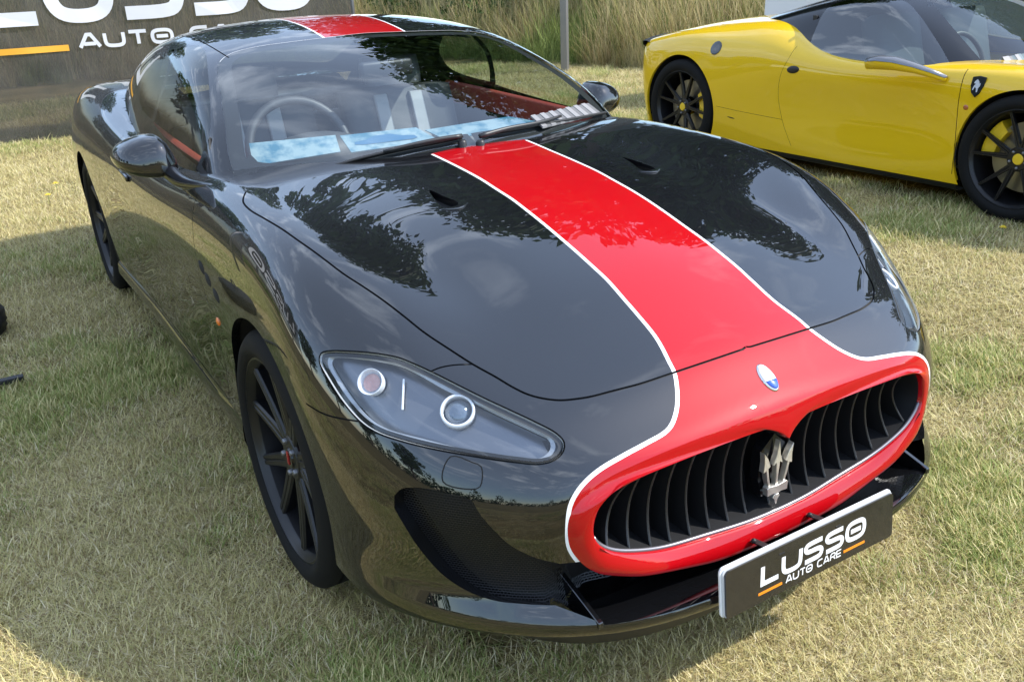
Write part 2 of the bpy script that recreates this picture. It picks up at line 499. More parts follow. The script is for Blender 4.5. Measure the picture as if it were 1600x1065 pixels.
XW = [.9, .6, .3, 0, -.4, -.8, -1.4, -2.0, -2.6, -3.0, -3.5, -4.0]
ZW = [.1, .2, .35, .5, .65, .8, .95, 1.1]
W_ = Grid(XW, ZW, np.array([
    [.84, .855, .86, .86, .85, .83, .78, .70], [.85, .862, .868, .868, .862, .845, .80, .72], [.85, .865, .876, .882, .882, .866, .82, .74],
    [.845, .866, .88, .886, .886, .872, .826, .75], [.835, .85, .856, .865, .876, .870, .82, .74], [.835, .848, .852, .86, .872, .868, .815, .73],
    [.835, .848, .855, .863, .875, .870, .815, .73], [.84, .852, .86, .868, .882, .876, .825, .74], [.85, .865, .878, .888, .897, .888, .845, .76],
    [.85, .868, .882, .892, .898, .888, .845, .76], [.82, .85, .868, .878, .876, .85, .80, .72], [.70, .76, .79, .80, .79, .76, .70, .6]]))
AF = [0, .3, .45, .55, .65, .75, .83, .90, .96]
ZF = [.1, .2, .262, .31, .37, .45, .55, .65, .8, .95]
def _lip(a): return .965 - .694 * a**3.4
_up = {.45: [.878, .870, .856, .838, .775, .675, .565, .440, .32], .55: [.880, .871, .852, .828, .760, .655, .545, .420, .30],
       .65: [.850, .84, .818, .785, .712, .605, .495, .37, .25], .8: [.76, .75, .72, .68, .60, .49, .375, .25, .13], .95: [.66, .65, .62, .57, .48, .37, .25, .13, .0]}
_low = [_lip(a) for a in AF]
_cols = []
for zf in ZF:
    if zf <= .265: _cols.append([v - .0 for v in _low] if zf > .22 else [v - .05 for v in _low])
    elif zf == .31: _cols.append([v - d for v, d in zip(_low, [.04, .04, .034, .028, .026, .026, .024, .02, .018])])
    elif zf == .37: _cols.append([.5 * u + .5 * (v - d) for u, v, d in zip(_up[.45], _low, [.04, .04, .048, .05, .054, .054, .05, .042, .036])])
    else: _cols.append(_up[zf])
F_ = Grid(AF, ZF, np.array(_cols).T)
def f_black(P):
    x, a, z = P[:, 0], np.abs(P[:, 1]), P[:, 2]
    t = z - T_(np.clip(x, -4.2, 1.1), np.minimum(a, 1.1))
    w = a - W_(np.clip(x, -4.2, 1.0), np.clip(z, 0.05, 1.2))
    b = smax(t, w, .11)
    fr = x - F_(np.minimum(a, 1.0), np.clip(z, .08, 1.05))
    k2 = .035 + .13 * sstep(.42, .75, a)
    b = smax(b, fr, k2)
    rr = -x - (4.02 - .35 * a**2.5 - .25 * (z - .7)**2)
    return smax(b, rr, .15)
SB = Shell(f_black, .45, -3.6, .22, L=.7)

def hitB(px): return np.abs(SB.hit(px)) * [1, 1, 1] if False else (lambda P: np.stack([P[:, 0], np.abs(P[:, 1]), P[:, 2]], 1))(SB.hit(px))
def onB(P): return SB.unchart(SB.chart(np.asarray(P, float)))
HOODEDGE = [(380,315),(390,327.5),(415,342.5),(440,357.5),(465,375),(490,392.5),(510,407.5),(540,430),(565,446),(600,470),(632.5,495),(662.5,519),(700,544),(739,569),(775,589),(800,604),(825,616),(850,622.5),(875,625),(900,623),(925,619),(950,612.5),(975,606),(1000,599.5),(1054,581.5)]
HOODREAR = [(675,240),(600,256),(515,273),(465,281),(415,287),(386,289)]
STRIPE = [(675,241),(712.5,259),(750,279),(775,295),(800,311),(825,330),(850,350),(875,371),(900,392.5),(925,415),(950,438.5),(975,467),(992.5,487),(1025,527),(1046,566),(1054,582.5),(1058.5,615),(1057,641),(1049,664),(1038,676),(1010,692),(973,712),(939,732),(916,751),(901,769.5),(891,790),(887,818),(888,851),(897.5,870),(911,885)]
LAMP = [(499.7,563),(502,553),(514,549.4),(545.6,549.7),(585,552.8),(621.7,559.4),(642.8,567.5),(674,581.7),(716,602.7),(755.6,622.4),(795,640.7),(834,659),(868.5,677.5),(880,690.6),(879,703.7),(866,717),(842,723.4),(808,720.8),(742.5,711.6),(677,699.8),(624,686.7),(590,675),(566.6,660.4),(543,635.5),(519,601)]
h_edge = crom(np.concatenate([hitB([(384,300)]), hitB(HOODEDGE), [[.742, .0, .69]]]), step=.012); h_edge[-1] = onB([[.742, 0, .693]])[0]
h_edge = onB(h_edge)
h_rear = onB(crom(np.concatenate([[[-.455, 0, .98]], hitB(HOODREAR)]), step=.015))
stripe3 = onB(crom(hitB(STRIPE), step=.010))
# stripe reaches under the wipers to the rear edge of the bonnet
lamp3 = onB(crom(hitB(LAMP), closed=True, step=.010))
ringO = np.array([(.872, 0, .600), (.871, .1, .600), (.868, .2, .597), (.863, .32, .591), (.857, .416, .581), (.852, .475, .569), (.846, .515, .548), (.840, .541, .520), (.839, .551, .490), (.841, .550, .450), (.845, .540, .420), (.852, .522, .394), (.858, .502, .377), (.865, .475, .362), (.876, .416, .340), (.881, .355, .323), (.885, .259, .303), (.891, .162, .291), (.893, 0, .286)])
ringI = np.array([(.884, 0, .528), (.880, .012, .538), (.874, .030, .556), (.872, .07, .564), (.870, .15, .565), (.869, .24, .565), (.869, .33, .564), (.866, .419, .560), (.862, .455, .550), (.858, .487, .524), (.857, .503, .475), (.860, .493, .438), (.863, .472, .416), (.867, .439, .397), (.869, .379, .375), (.868, .307, .356), (.870, .212, .345), (.878, .1, .338), (.880, 0, .336)])
def resample_idx(P, n):
    b = spline_basis(np.arange(len(P)))
    return b(np.linspace(0, len(P) - 1, n)) @ P
ringO3 = onB(resample_idx(ringO, 141))
skB = Skin(SB)
def arch_poly(shell, cx, cz, R, th0=-0.9, n=70, below=-.5):
    th = np.linspace(th0, PI - th0, n)
    P = shell.side(cx + R * np.cos(th), cz + R * np.sin(th))
    return P
archF = arch_poly(SB, 0, .345, .378); archR = arch_poly(SB, -2.942, .345, .378)
skB.poly('hole', SB.chart(archF)); skB.poly('hole', SB.chart(archR))
amax = SB.xf + SB.L * PI / 2
rq = SB.chart(ringO3); rq[0, 1] = 0; rq[-1, 1] = PI * SB.L
skB.poly('hole', np.concatenate([rq, [[amax + .05, PI * SB.L], [amax + .05, 0]]]))
INT_UP = [(616,774),(628,763),(669,763),(706.5,772),(735,779.5),(748,800),(770,826),(800,853),(838,871),(875,880)]
INT_LO = [(868,945),(819,943),(770,937),(725,920),(688,894),(658,860),(635,826),(616,793)]
iu = crom(hitB(INT_UP), step=.012); il = crom(hitB(INT_LO), step=.012)
intake_bot = SB.front(np.linspace(0, .5, 24), np.full(24, .272))
intake3 = np.concatenate([onB(iu), onB([[.87, .50, .40]]), onB([[.885, .3, .36]])])
iq = np.concatenate([SB.chart(intake3), [[SB.chart(onB([[.89, 0, .33]]))[0, 0], PI * SB.L]], [[SB.chart(intake_bot[:1])[0, 0], PI * SB.L]], SB.chart(intake_bot[1:]), SB.chart(onB(il))])
skB.poly('hole', iq)
vq_ = np.array([(-.125, .328), (-.06, .316), (-.012, .304), (.006, .312), (.008, .335), (.002, .352), (-.03, .352), (-.08, .342)])
vent3 = onB(crom(SB.top(vq_[:, 0], vq_[:, 1]), closed=True, step=.006))
skB.poly('vent', SB.chart(vent3))
skB.ribbon('gap', h_edge, .0026)
skB.ribbon('gap', lamp3, .0035, closed=True)
seam1 = onB(crom(hitB([(737,569),(710,570),(688,574),(673,580)]), step=.01))
seam2 = onB(crom(hitB([(560,658),(508,647),(478,630)]), step=.01))
skB.ribbon('gap', seam1, .0018); skB.ribbon('gap', seam2, .0018)
# doors: front cut behind the wheel arch, rear cut behind the side window
def side_curve(pts, step=.02):
    P = crom(np.array([(x, 0, z) for x, z in pts], float), step=step)
    return SB.side(P[:, 0], P[:, 2])
doorf = side_curve([(-.66, .915), (-.60, .80), (-.56, .66), (-.545, .5), (-.56, .36), (-.60, .27)])
doorr = side_curve([(-1.98, .915), (-1.97, .80), (-1.95, .66), (-1.92, .5), (-1.87, .36), (-1.80, .28)])
doorb = side_curve([(-.60, .27), (-1.2, .272), (-1.80, .28)], step=.04)
for c in (doorf, doorr, doorb): skB.ribbon('gap', c, .0020)
skB.poly('headlight', SB.chart(lamp3), constrain=False)
skB.ribbon('pin', stripe3, .0045, .0045)
sq = SB.chart(stripe3)
skB.poly('stripe', np.concatenate([[[sq[0, 0] - .03, 0]], [[sq[0, 0] - .03, sq[0, 1]]], sq, [[amax, sq[-1, 1]], [amax, 0]]]))
bq = np.concatenate([[[SB.chart(h_rear[:1])[0, 0], 0]], SB.chart(h_rear)[1:], SB.chart(h_edge)])
bq[-1, 1] = 0
skB.poly('bonnet', bq)
hq = SB.chart(h_rear)
cow = np.concatenate([[[-.80, 0]], [[-.80, hq[-1, 1]]], hq[::-1]]); cow[-1, 1] = 0
skB.poly('cowl', cow, constrain=False)
dq = np.concatenate([SB.chart(doorf), SB.chart(doorb)[1:], SB.chart(doorr)[::-1]])
skB.poly('door', dq, constrain=False)
s1 = SB.chart(seam1); s2 = SB.chart(seam2)
bump_q = np.concatenate([[[s1[0, 0], 0]], s1, s2, [[SB.xf + .12, s2[-1, 1]], [SB.xf + .05, 1.7 * SB.L], [SB.xf + .05, PI * SB.L], [amax, PI * SB.L], [amax, 0]]])
skB.poly("bumper", bump_q, constrain=False)
ZB = .222
ZB_FRONT = .246
a_t = np.linspace(-4.6, amax, 260)
def zline(shell, a, zb):
    lo = np.full(len(a), 1.2); hi = np.full(len(a), PI - 1e-3)
    for _ in range(34):
        m_ = (lo + hi) / 2; zz = shell.fwd(a, m_)[:, 2]; v = zz > zb
        lo = np.where(v, m_, lo); hi = np.where(v, hi, m_)
    return lo
th_t = zline(SB, a_t, np.where(a_t > SB.xf + .05, ZB_FRONT, ZB))
bot = np.stack([a_t, th_t * SB.L], 1)
skB.pts.append(bot); skB.edges += [(skB.n + i, skB.n + i + 1) for i in range(len(bot) - 1)]; skB.n += len(bot)
g = []
aa = np.concatenate([np.arange(-4.55, -1.0, .05), np.arange(-1.0, amax, .018)])
for a in aa:
    tm = np.interp(a, a_t, th_t)
    nth = 70 if a > -1.0 else 46
    for j in range(nth + 1): g.append((a, tm * SB.L * j / nth))
skB.build(np.array(g), lambda c: (c[:, 1] < np.interp(c[:, 0], a_t, th_t * SB.L) + 1e-6) & (c[:, 0] < amax) & (c[:, 0] > -4.55))
lab = skB.lab; cxyz = skB.P[skB.F].mean(1); cx = cxyz[:, 0]
skB.ok &= ~((f_green(cxyz) < -.014) & (cx < -.40) & (cx > -2.7))      # open the cabin
black_car = thing('sports_car', 'black two-door grand tourer with red centre stripe edged in white', 'car')
isb = (lab == 'bonnet'); stripe_b = lab == 'stripe'; pin = lab == 'pin'
inb = in_poly(skB.cen, bq)
bonnet = skB.mesh('bonnet', isb, M_PAINT, black_car)
bonnet_stripe = skB.mesh('stripe', stripe_b & inb, M_RED, bonnet)
bonnet_stripe['label'] = 'wide red stripe down the middle of the bonnet'
for sd in 'rl': skB.mesh('stripe_edging', pin & inb, M_WHITE, bonnet, sd)
bumper = skB.mesh('front_bumper', lab == 'bumper', M_PAINT, black_car)
skB.mesh('stripe', stripe_b & ~inb & (cx > .3), M_RED, bumper)
for sd in 'rl': skB.mesh('stripe_edging', pin & ~inb & (cx > .3), M_WHITE, bumper, sd)
skB.mesh('cowl', (lab == 'cowl') | ((pin | stripe_b) & ~inb & (cx < .3)), mat('cowl_black', (.006, .006, .007), .3, 0, 1.0, .02, .1), black_car)
for sd in 'rl':
    skB.mesh('front_wing', (lab == 'rest') & (cx > -.57), M_PAINT, black_car, sd)
    skB.mesh('rear_wing', (lab == 'rest') & (cx <= -.57), M_PAINT, black_car, sd)
    door_o = skB.mesh('door', lab == 'door', M_PAINT, black_car, sd)
    for c, w in ((h_edge, .008), (seam1, .006), (seam2, .006), (doorf, .007), (doorr, .007), (doorb, .007), (np.concatenate([lamp3, lamp3[:2]]), .010)):
        gap_strip('panel_gap', SB, c, w, .006, M_GAP, black_car, sd)
SG = Shell(f_green, .72, -3.25, -.36, L=.5)
absy = lambda P: np.stack([P[:, 0], np.abs(P[:, 1]), P[:, 2]], 1)
def hitG(px): return absy(SG.hit(px))
def onG(P): return SG.unchart(SG.chart(np.asarray(P, float)))
skG = Skin(SG)
ws_top = hitG([(568, 52), (507, 59), (450, 66), (391, 75), (360, 84)]); ws_top[0, 1] = 0
ws_side = hitG([(343, 97), (345, 147), (351.5, 197), (358, 248), (366, 274)])
xb = np.array([.715, .69, .60, .45, .25, 0]); xx = np.array([-.70, -.645, -.57, -.495, -.44, -.42])
ws_bot = SG.top(xx, xb, z0=.72)
wsP = onG(np.concatenate([crom(np.concatenate([ws_top, ws_side]), step=.014), crom(ws_bot, step=.02)]))
wsq = SG.chart(wsP); wsq[0, 1] = 0; wsq[-1, 1] = 0
WIN = [(311, 262), (296, 250), (274, 231), (250, 206), (240, 193)]
BPIL = [(240, 193), (248, 165), (262, 122), (277, 80)]
WTOP = [(277, 78), (292, 70.5), (312, 72.5), (322, 84), (327, 140), (328.5, 200), (324, 240)]
wP = onG(np.concatenate([crom(hitG(WIN), step=.02), crom(hitG(BPIL), step=.02)[1:], crom(hitG(WTOP), step=.015)]))
QTR = [(237, 187), (228, 178), (220.6, 167), (217.6, 151.6), (223, 127), (240, 98), (260, 82), (272, 77)]
QB = [(272, 80), (258, 121), (245, 162), (237, 187)]
qP = onG(np.concatenate([crom(hitG(QTR), step=.02), crom(hitG(QB), step=.02)[1:-1]]))
skG.poly('win', SG.chart(wP)); skG.poly('quarter', SG.chart(qP))
ditch = onG(crom(np.array([(-1.24, .535, 1.25), (-1.6, .545, 1.29), (-2.1, .53, 1.27), (-2.6, .49, 1.14)]), step=.03))
skG.ribbon('gap', ditch, .0025)
hdr = wsP[:np.argmin(np.abs(wsP[:, 0] - ws_side[0, 0]) + np.abs(wsP[:, 1] - ws_side[0, 1])) + 1]
skG.ribbon('seal_glint', hdr, .0028, .0002)
skG.poly('windscreen', wsq)
rs = SG.top(np.linspace(-1.20, -3.1, 60), np.full(60, .163), z0=.72)
rsq = SG.chart(rs)
skG.ribbon('pin', rs, .004)
skG.poly('stripe', np.concatenate([[[rsq[0, 0] + .1, 0]], [[rsq[0, 0] + .1, rsq[0, 1]]], rsq, [[rsq[-1, 0], 0]]]))
rwt = np.array([(-2.36, 0), (-2.37, .25), (-2.42, .42), (-2.55, .47), (-2.75, .47), (-2.93, .44), (-2.95, .2), (-2.95, 0)])
rwP = onG(crom(SG.top(rwt[:, 0], rwt[:, 1], z0=.72), step=.04)); rwq = SG.chart(rwP); rwq[0, 1] = rwq[-1, 1] = 0
skG.regs.insert(0, ('rearglass', rwq)); b_ = skG.n
skG.pts.append(rwq); skG.edges += [(b_ + i, b_ + i + 1) for i in range(len(rwq) - 1)]; skG.n += len(rwq)
a_g = np.linspace(-3.6, -.02, 120); th_g = zline(SG, a_g, .84)
g = []
for a in np.concatenate([np.arange(-3.55, -1.4, .05), np.arange(-1.4, -.05, .025)]):
    tm = np.interp(a, a_g, th_g)
    for j in range(41): g.append((a, tm * SG.L * j / 40))
skG.build(np.array(g), lambda c: (c[:, 1] < np.interp(c[:, 0], a_g, th_g * SG.L)) & (c[:, 0] > -3.5) & (c[:, 0] < -.06))
lg = skG.lab; cgx = skG.P[skG.F].mean(1)
roof = skG.mesh('roof', (((lg == 'rest') | (((lg == 'pin') | (lg == 'stripe')) & (cgx[:, 0] <= -2.34))) & ((cgx[:, 0] < -.62) | (np.abs(cgx[:, 1]) > .6))), M_PAINT, black_car)
st = skG.mesh('stripe', (lg == 'stripe') & (cgx[:, 0] > -2.34), M_RED, roof)
st['label'] = 'red stripe over the roof'
for sd in 'rl': skG.mesh('stripe_edging', (lg == 'pin') & (cgx[:, 0] > -2.34), M_WHITE, roof, sd)
M_SCREEN = glass_mat('screen_glass', (.86, .92, .93), .11)
skG.mesh('windscreen', lg == 'windscreen', M_SCREEN, black_car)
skG.mesh('windscreen_seal_glint', lg == 'seal_glint', mat('painted_seal_glint', (.45, .44, .43), .3), black_car)  # bright reflection along the seal edge, put in as a pale strip
skG.mesh('rear_window', lg == 'rearglass', M_GLASS, black_car)
M_SIDEGL = glass_mat('side_glass', (.62, .68, .66), .06)
for sd in 'rl':
    skG.mesh('side_window', lg == 'win', M_SIDEGL, black_car, sd)
    skG.mesh('quarter_window', lg == 'quarter', M_SIDEGL, black_car, sd)
    gap_strip('roof_channel', SG, ditch, .007, .006, M_GAP, black_car, sd)
# ================================================================ black car: grille, splitter, plate
NR = 141
Oraw = resample_idx(ringO, NR); I_ = resample_idx(ringI, NR)
wz = sstep(.36, .44, Oraw[:, 2])[:, None]
O_ = onB(Oraw) * wz + Oraw * (1 - wz)
# keep the pointed tip of the upper lip
O_[0, 1] = O_[-1, 1] = I_[0, 1] = I_[-1, 1] = 0
topw = sstep(.50, .57, O_[:, 2])[:, None]
rows = []
cen = np.array([.86, 0, .45])
for v, bl in ((0, 0), (.06, .3), (.2, .75), (.42, 1.0), (.62, .85), (.82, .5), (.94, .2), (1, 0)):
    h = .008 * bl * (1 - .75 * topw)
    rows.append(O_ + (I_ - O_) * v + np.array([1, 0, 0]) * h)
drow = []
for dx_, sh_ in ((.003, .003), (.012, .007), (.030, .010), (.10, .02)):
    d = cen - I_; d[:, 0] = 0; d /= np.linalg.norm(d, axis=1)[:, None]
    r_ = I_ + d * sh_ * np.array([0, .6, .6]) + np.array([-dx_, 0, 0])
    if dx_ < .02: rows.append(r_)
    if dx_ > .01: drow.append(r_)
def half_to_full(rows):
    """rows of half outlines (y>=0, start and end on the middle) -> closed loops"""
    out = []
    for r in rows:
        out.append(np.concatenate([r, (r * [1, -1, 1])[-2:0:-1]]))
    return out
R_ = half_to_full(rows); n = len(R_[0])
V = np.concatenate(R_); Fc = []
for i in range(len(R_) - 1):
    for k in range(n): Fc.append((i * n + k, i * n + (k + 1) % n, (i + 1) * n + (k + 1) % n, (i + 1) * n + k))
Fo = new_mesh('grille_surround', V, Fc, M_RED, black_car)
Fo.data.set_sharp_from_angle(angle=math.radians(48))
D_ = half_to_full(drow); n = len(D_[0])
new_mesh('grille_duct', np.concatenate(D_), [(i * n + k, i * n + (k + 1) % n, (i + 1) * n + (k + 1) % n, (i + 1) * n + k) for i in range(len(D_) - 1) for k in range(n)], M_BLACKPL, black_car)
# grey trim along the lower inner lip
lowI = np.concatenate([I_[I_[:, 2] < .45], (I_[I_[:, 2] < .45] * [1, -1, 1])[::-1][1:]]) + np.array([-.010, 0, .004])
tube('grille_trim', crom(lowI[::2], step=.02), .0045, mat('dull_trim', (.22, .21, .23), .35, .6), black_car, n=8)
# slats
bot_c = Line([0, .1, .212, .307, .379, .439, .472, .493], [.336, .338, .345, .356, .375, .397, .416, .438])
yb = [.0, .072, .127, .183, .238, .294, .348, .405, .461]; yt = [.0, .072, .125, .174, .226, .276, .321, .367, .409]
M_SLAT = mat('slat_black', (.013, .013, .014), .38)
def slat(y0, y1, zb_, zt_):
    V = []; Fc = []; n = 13
    for i in range(n):
        t = i / (n - 1); z = zb_ + (zt_ - zb_) * t; y = y0 + (y1 - y0) * t
        xf_ = .848 - .030 * (1 - (2 * t - 1)**2) + .004 * t
        for dx_, dy_ in ((0, .0032), (.0015, .0012), (.0015, -.0012), (0, -.0032), (-.065, -.0032), (-.065, .0032)): V.append((xf_ + dx_, y + dy_, z))
    for i in range(n - 1):
        for k in range(6): Fc.append((i * 6 + k, i * 6 + (k + 1) % 6, i * 6 + 6 + (k + 1) % 6, i * 6 + 6 + k))
    Fc += [(5, 4, 3, 2, 1, 0), tuple(range(n * 6 - 6, n * 6))]
    return V, Fc
for j, (a0, a1) in enumerate(zip(yb, yt)):
    for sgn in ((1, -1) if a0 > 0 else (1,)):
        zb_ = float(bot_c([a0])[0]) - .004; zt_ = .572 if a0 < .40 else .566 - .3 * (a0 - .4)
        V, Fc = slat(a0 * sgn, a1 * sgn, zb_, zt_)
        o = new_mesh('grille_slat', V, Fc, M_SLAT, black_car); o.data.set_sharp_from_angle(angle=math.radians(30))
# floor ledge and radiator behind the slats
bm = bmesh.new()
yy = np.linspace(-.49, .49, 41); zz = bot_c(np.abs(yy))
vv = [[bm.verts.new((x_, y_, z_ + d)) for y_, z_ in zip(yy, zz)] for x_, d in ((.865, -.004), (.80, -.002), (.745, .004))]
for r in range(2):
    for k in range(40): bm.faces.new((vv[r][k], vv[r][k + 1], vv[r + 1][k + 1], vv[r + 1][k]))
bm_obj('grille_floor', bm, M_BLACKPL, black_car)
M_RAD = mat('radiator_black', (.01, .01, .011), .45, .4)
bm = bmesh.new(); bm_box(bm, (.735, 0, .45), (.02, 1.06, .34)); bm_obj('radiator', bm, M_RAD, black_car, smooth=False)
bm = bmesh.new(); bm_box(bm, (.756, 0, .455), (.008, .86, .012)); bm_obj('radiator_bar', bm, M_GREY, black_car, smooth=False)
# roof over the grille so that no light falls in from above
bm = bmesh.new(); bm_box(bm, (.765, 0, .580), (.10, .70, .006)); bm_obj('grille_roof', bm, M_BLACKPL, black_car, smooth=False)

# flat shapes extruded along x, used for emblems and lettering
def prism_yz(name, polys, x0, x1, mat_, parent, bevel=0.0):
    bm = bmesh.new()
    for poly in polys:
        vs_ = [bm.verts.new((x0, y, z)) for y, z in poly]
        f = bm.faces.new(vs_)
        r = bmesh.ops.extrude_face_region(bm, geom=[f])
        bmesh.ops.translate(bm, verts=[v for v in r['geom'] if isinstance(v, bmesh.types.BMVert)], vec=(x1 - x0, 0, 0))
    if bevel:
        bmesh.ops.bevel(bm, geom=list(bm.edges), offset=bevel, segments=1, affect='EDGES')
    return bm_obj(name, bm, mat_, parent, smooth=False)
# trident emblem
def mirror_poly(p): return [(-y, z) for y, z in p][::-1]
tz = .392
M_EMB = mat('satin_chrome', (.70, .66, .58), .28, .75)
cprong = [(-.004, .0), (-.0035, .030), (-.006, .066), (-.016, .060), (-.006, .088), (0, .125), (.006, .088), (.016, .060), (.006, .066), (.0035, .030), (.004, .0)]
sprong = [(.020, .0), (.026, .0), (.034, .025), (.040, .054), (.049, .050), (.047, .076), (.050, .104), (.036, .086), (.026, .062), (.033, .058), (.028, .030)]
guard = [(-.034, -.018), (-.036, .004), (-.03, .008), (0, .004), (.03, .008), (.036, .004), (.034, -.018), (.012, -.016), (0, -.020), (-.012, -.016)]
foot_ = [(-.012, -.030), (-.008, -.022), (.008, -.022), (.012, -.030), (.006, -.036), (.003, -.046), (0, -.052), (-.003, -.046), (-.006, -.036)]
sh = lambda p: [(y * .9, z * .92 + tz + .004) for y, z in p]
emb = prism_yz('trident_emblem', [sh(cprong)], .846, .860, M_EMB, black_car, .0007)
for nm, pl, xo in (('prong', sprong, .0), ('prong', mirror_poly(sprong), .0), ('cross_guard', guard, .004), ('emblem_foot', foot_, .002)):
    prism_yz(nm, [sh(pl)], .845 + xo, .860 + xo, M_EMB, emb, .0007)
prism_yz('emblem_boss', [sh([(-.03, -.03), (.03, -.03), (.045, .02), (.04, .1), (0, .135), (-.04, .1), (-.045, .02)])], .815, .842, M_GLOSSBLK, emb)
# oval badge on the nose
def skin_disc(name, shell, c, ry, rx, mat_, parent, lift, n=36, clip=None, thick=.002):
    V = []; t = np.linspace(0, 2 * PI, n, endpoint=False)
    c = np.array(c, float)
    N = shell.normal(c[None])[0]; ey = np.array([0, 1, 0.]); ex = np.cross(ey, N); ex /= np.linalg.norm(ex); ey = np.cross(N, ex)
    def pt(r, k):
        a, b = r * ry * math.cos(t[k]), r * rx * math.sin(t[k])
        if clip is not None: b = max(b, clip) if clip > -9 else b
        return c + ey * a + ex * b
    ring0 = [pt(1, k) for k in range(n)]
    V = [p + N * (lift - thick - .004) for p in ring0] + [p + N * lift for p in ring0] + [p + N * (lift + thick) for p in [pt(.9, k) for k in range(n)]]
    Fc = [(i, (i + 1) % n, n + (i + 1) % n, n + i) for i in range(n)] + [(n + i, n + (i + 1) % n, 2 * n + (i + 1) % n, 2 * n + i) for i in range(n)] + [tuple(range(2 * n, 3 * n))]
    return new_mesh(name, V, Fc, mat_, parent)
bc = onB([[.809, 0, .643]])[0]
M_BLUE = mat('badge_blue', (.02, .09, .5), .3, 0, .5)
badge = skin_disc('nose_badge', SB, bc, .019, .036, M_CHROME, black_car, .002)
badge['label'] = 'oval white and blue badge on the nose'
skin_disc('badge_field', SB, bc, .0165, .033, mat('badge_white', (.78, .78, .80), .3, 0, .5), badge, .004)
skin_disc('badge_band', SB, bc, .0160, .0315, M_BLUE, badge, .0055, clip=.010)

# lower opening: walls, mesh screen, splitter floor, fins
inI = in_poly(skB.cen, iq) & (skB.lab == 'hole') & ~in_poly(skB.cen, rq if False else np.concatenate([rq, [[amax + .05, PI * SB.L], [amax + .05, 0]]]))
M_MESH = bpy.data.materials.new('wire_mesh'); M_MESH.use_nodes = True
nt = M_MESH.node_tree; bs = nt.nodes['Principled BSDF']
bs.inputs['Base Color'].default_value = (.02, .02, .022, 1); bs.inputs['Roughness'].default_value = .35; bs.inputs['Metallic'].default_value = .4
tcm = nt.nodes.new('ShaderNodeTexCoord'); mp_ = nt.nodes.new('ShaderNodeMapping'); br = nt.nodes.new('ShaderNodeTexBrick')
mp_.inputs['Rotation'].default_value = (0, -PI / 2, PI / 2)
sepm = nt.nodes.new('ShaderNodeSeparateXYZ'); cmb = nt.nodes.new('ShaderNodeCombineXYZ')
nt.links.new(tcm.outputs['Object'], sepm.inputs[0])
ad = nt.nodes.new('ShaderNodeMath'); ad.operation = 'MULTIPLY_ADD'; ad.inputs[1].default_value = -.7
nt.links.new(sepm.outputs['X'], ad.inputs[0]); nt.links.new(sepm.outputs['Y'], ad.inputs[2])
ab = nt.nodes.new('ShaderNodeMath'); ab.operation = 'ABSOLUTE'; nt.links.new(sepm.outputs['Y'], ab.inputs[0])
ad2 = nt.nodes.new('ShaderNodeMath'); ad2.operation = 'SUBTRACT'; nt.links.new(ab.outputs[0], ad2.inputs[0]); nt.links.new(sepm.outputs['X'], ad2.inputs[1])
nt.links.new(ad2.outputs[0], cmb.inputs[0]); nt.links.new(sepm.outputs['Z'], cmb.inputs[1])
nt.links.new(cmb.outputs[0], br.inputs['Vector'])
br.inputs['Scale'].default_value = 1.0; br.inputs['Brick Width'].default_value = .0105; br.inputs['Row Height'].default_value = .0052
br.inputs['Mortar Size'].default_value = .0011; br.inputs['Mortar Smooth'].default_value = .3
tr = nt.nodes.new('ShaderNodeBsdfTransparent'); mixs = nt.nodes.new('ShaderNodeMixShader')
nt.links.new(br.outputs['Fac'], mixs.inputs[0]); nt.links.new(tr.outputs[0], mixs.inputs[1]); nt.links.new(bs.outputs[0], mixs.inputs[2])
nt.links.new(mixs.outputs[0], nt.nodes['Material Output'].inputs[0])
for sd in 'rl':
    dpt = .034 + .13 * sstep(.60, .48, np.abs(skB.P[:, 1]))
    skB.mesh('intake_mesh', inI, M_MESH, black_car, sd, inset=dpt)
    skB.mesh('intake_backing', inI, M_GAP, black_car, sd, inset=dpt + .04)
edge3 = np.concatenate([onB(il)[::-1], onB(iu)])[::-1]
ed = onB(crom(np.concatenate([onB(iu)[::-1][:-1:2], onB(iu)[:1], onB(il)[::-1][::2]]), step=.012))
Ned = SB.normal(ed)
for s_ in (1, -1):
    A = ed * [1, s_, 1]; B = (ed - Ned * .012) * [1, s_, 1]; Cc = (ed - Ned * .078) * [1, s_, 1]
    n = len(A)
    new_mesh('intake_lip', np.concatenate([A, B, Cc]), [(r * n + i, r * n + i + 1, (r + 1) * n + i + 1, (r + 1) * n + i) for r in (0, 1) for i in range(n - 1)], M_PAINT, black_car)
# splitter floor
sy = np.linspace(-.522, .522, 61); V = []
for dx_, dz_ in ((-.004, -.003), (-.02, -.001), (-.10, -.016), (-.30, -.045)):
    for y in sy:
        p = SB.front([abs(y)], [.272])[0]; V.append((p[0] + dx_, y, .272 + dz_))
n = len(sy)
sp = new_mesh('splitter', V, [(r * n + i, r * n + i + 1, (r + 1) * n + i + 1, (r + 1) * n + i) for r in range(3) for i in range(n - 1)], M_PAINT, black_car)
sp['label'] = 'flat black splitter shelf under the grille'
for s_ in (1, -1):
    bm = bmesh.new()
    a = [(.896, .266), (.68, .225), (.690, .312), (.724, .326), (.894, .280)]
    fv = [bm.verts.new((x, s_ * .518, z)) for x, z in a]
    f = bm.faces.new(fv); r = bmesh.ops.extrude_face_region(bm, geom=[f])
    bmesh.ops.translate(bm, verts=[v for v in r['geom'] if isinstance(v, bmesh.types.BMVert)], vec=(0, s_ * -.012, 0))
    bmesh.ops.bevel(bm, geom=list(bm.edges), offset=.0015, segments=1, affect='EDGES')
    bm_obj('splitter_fin', bm, M_PAINT, black_car, smooth=False)
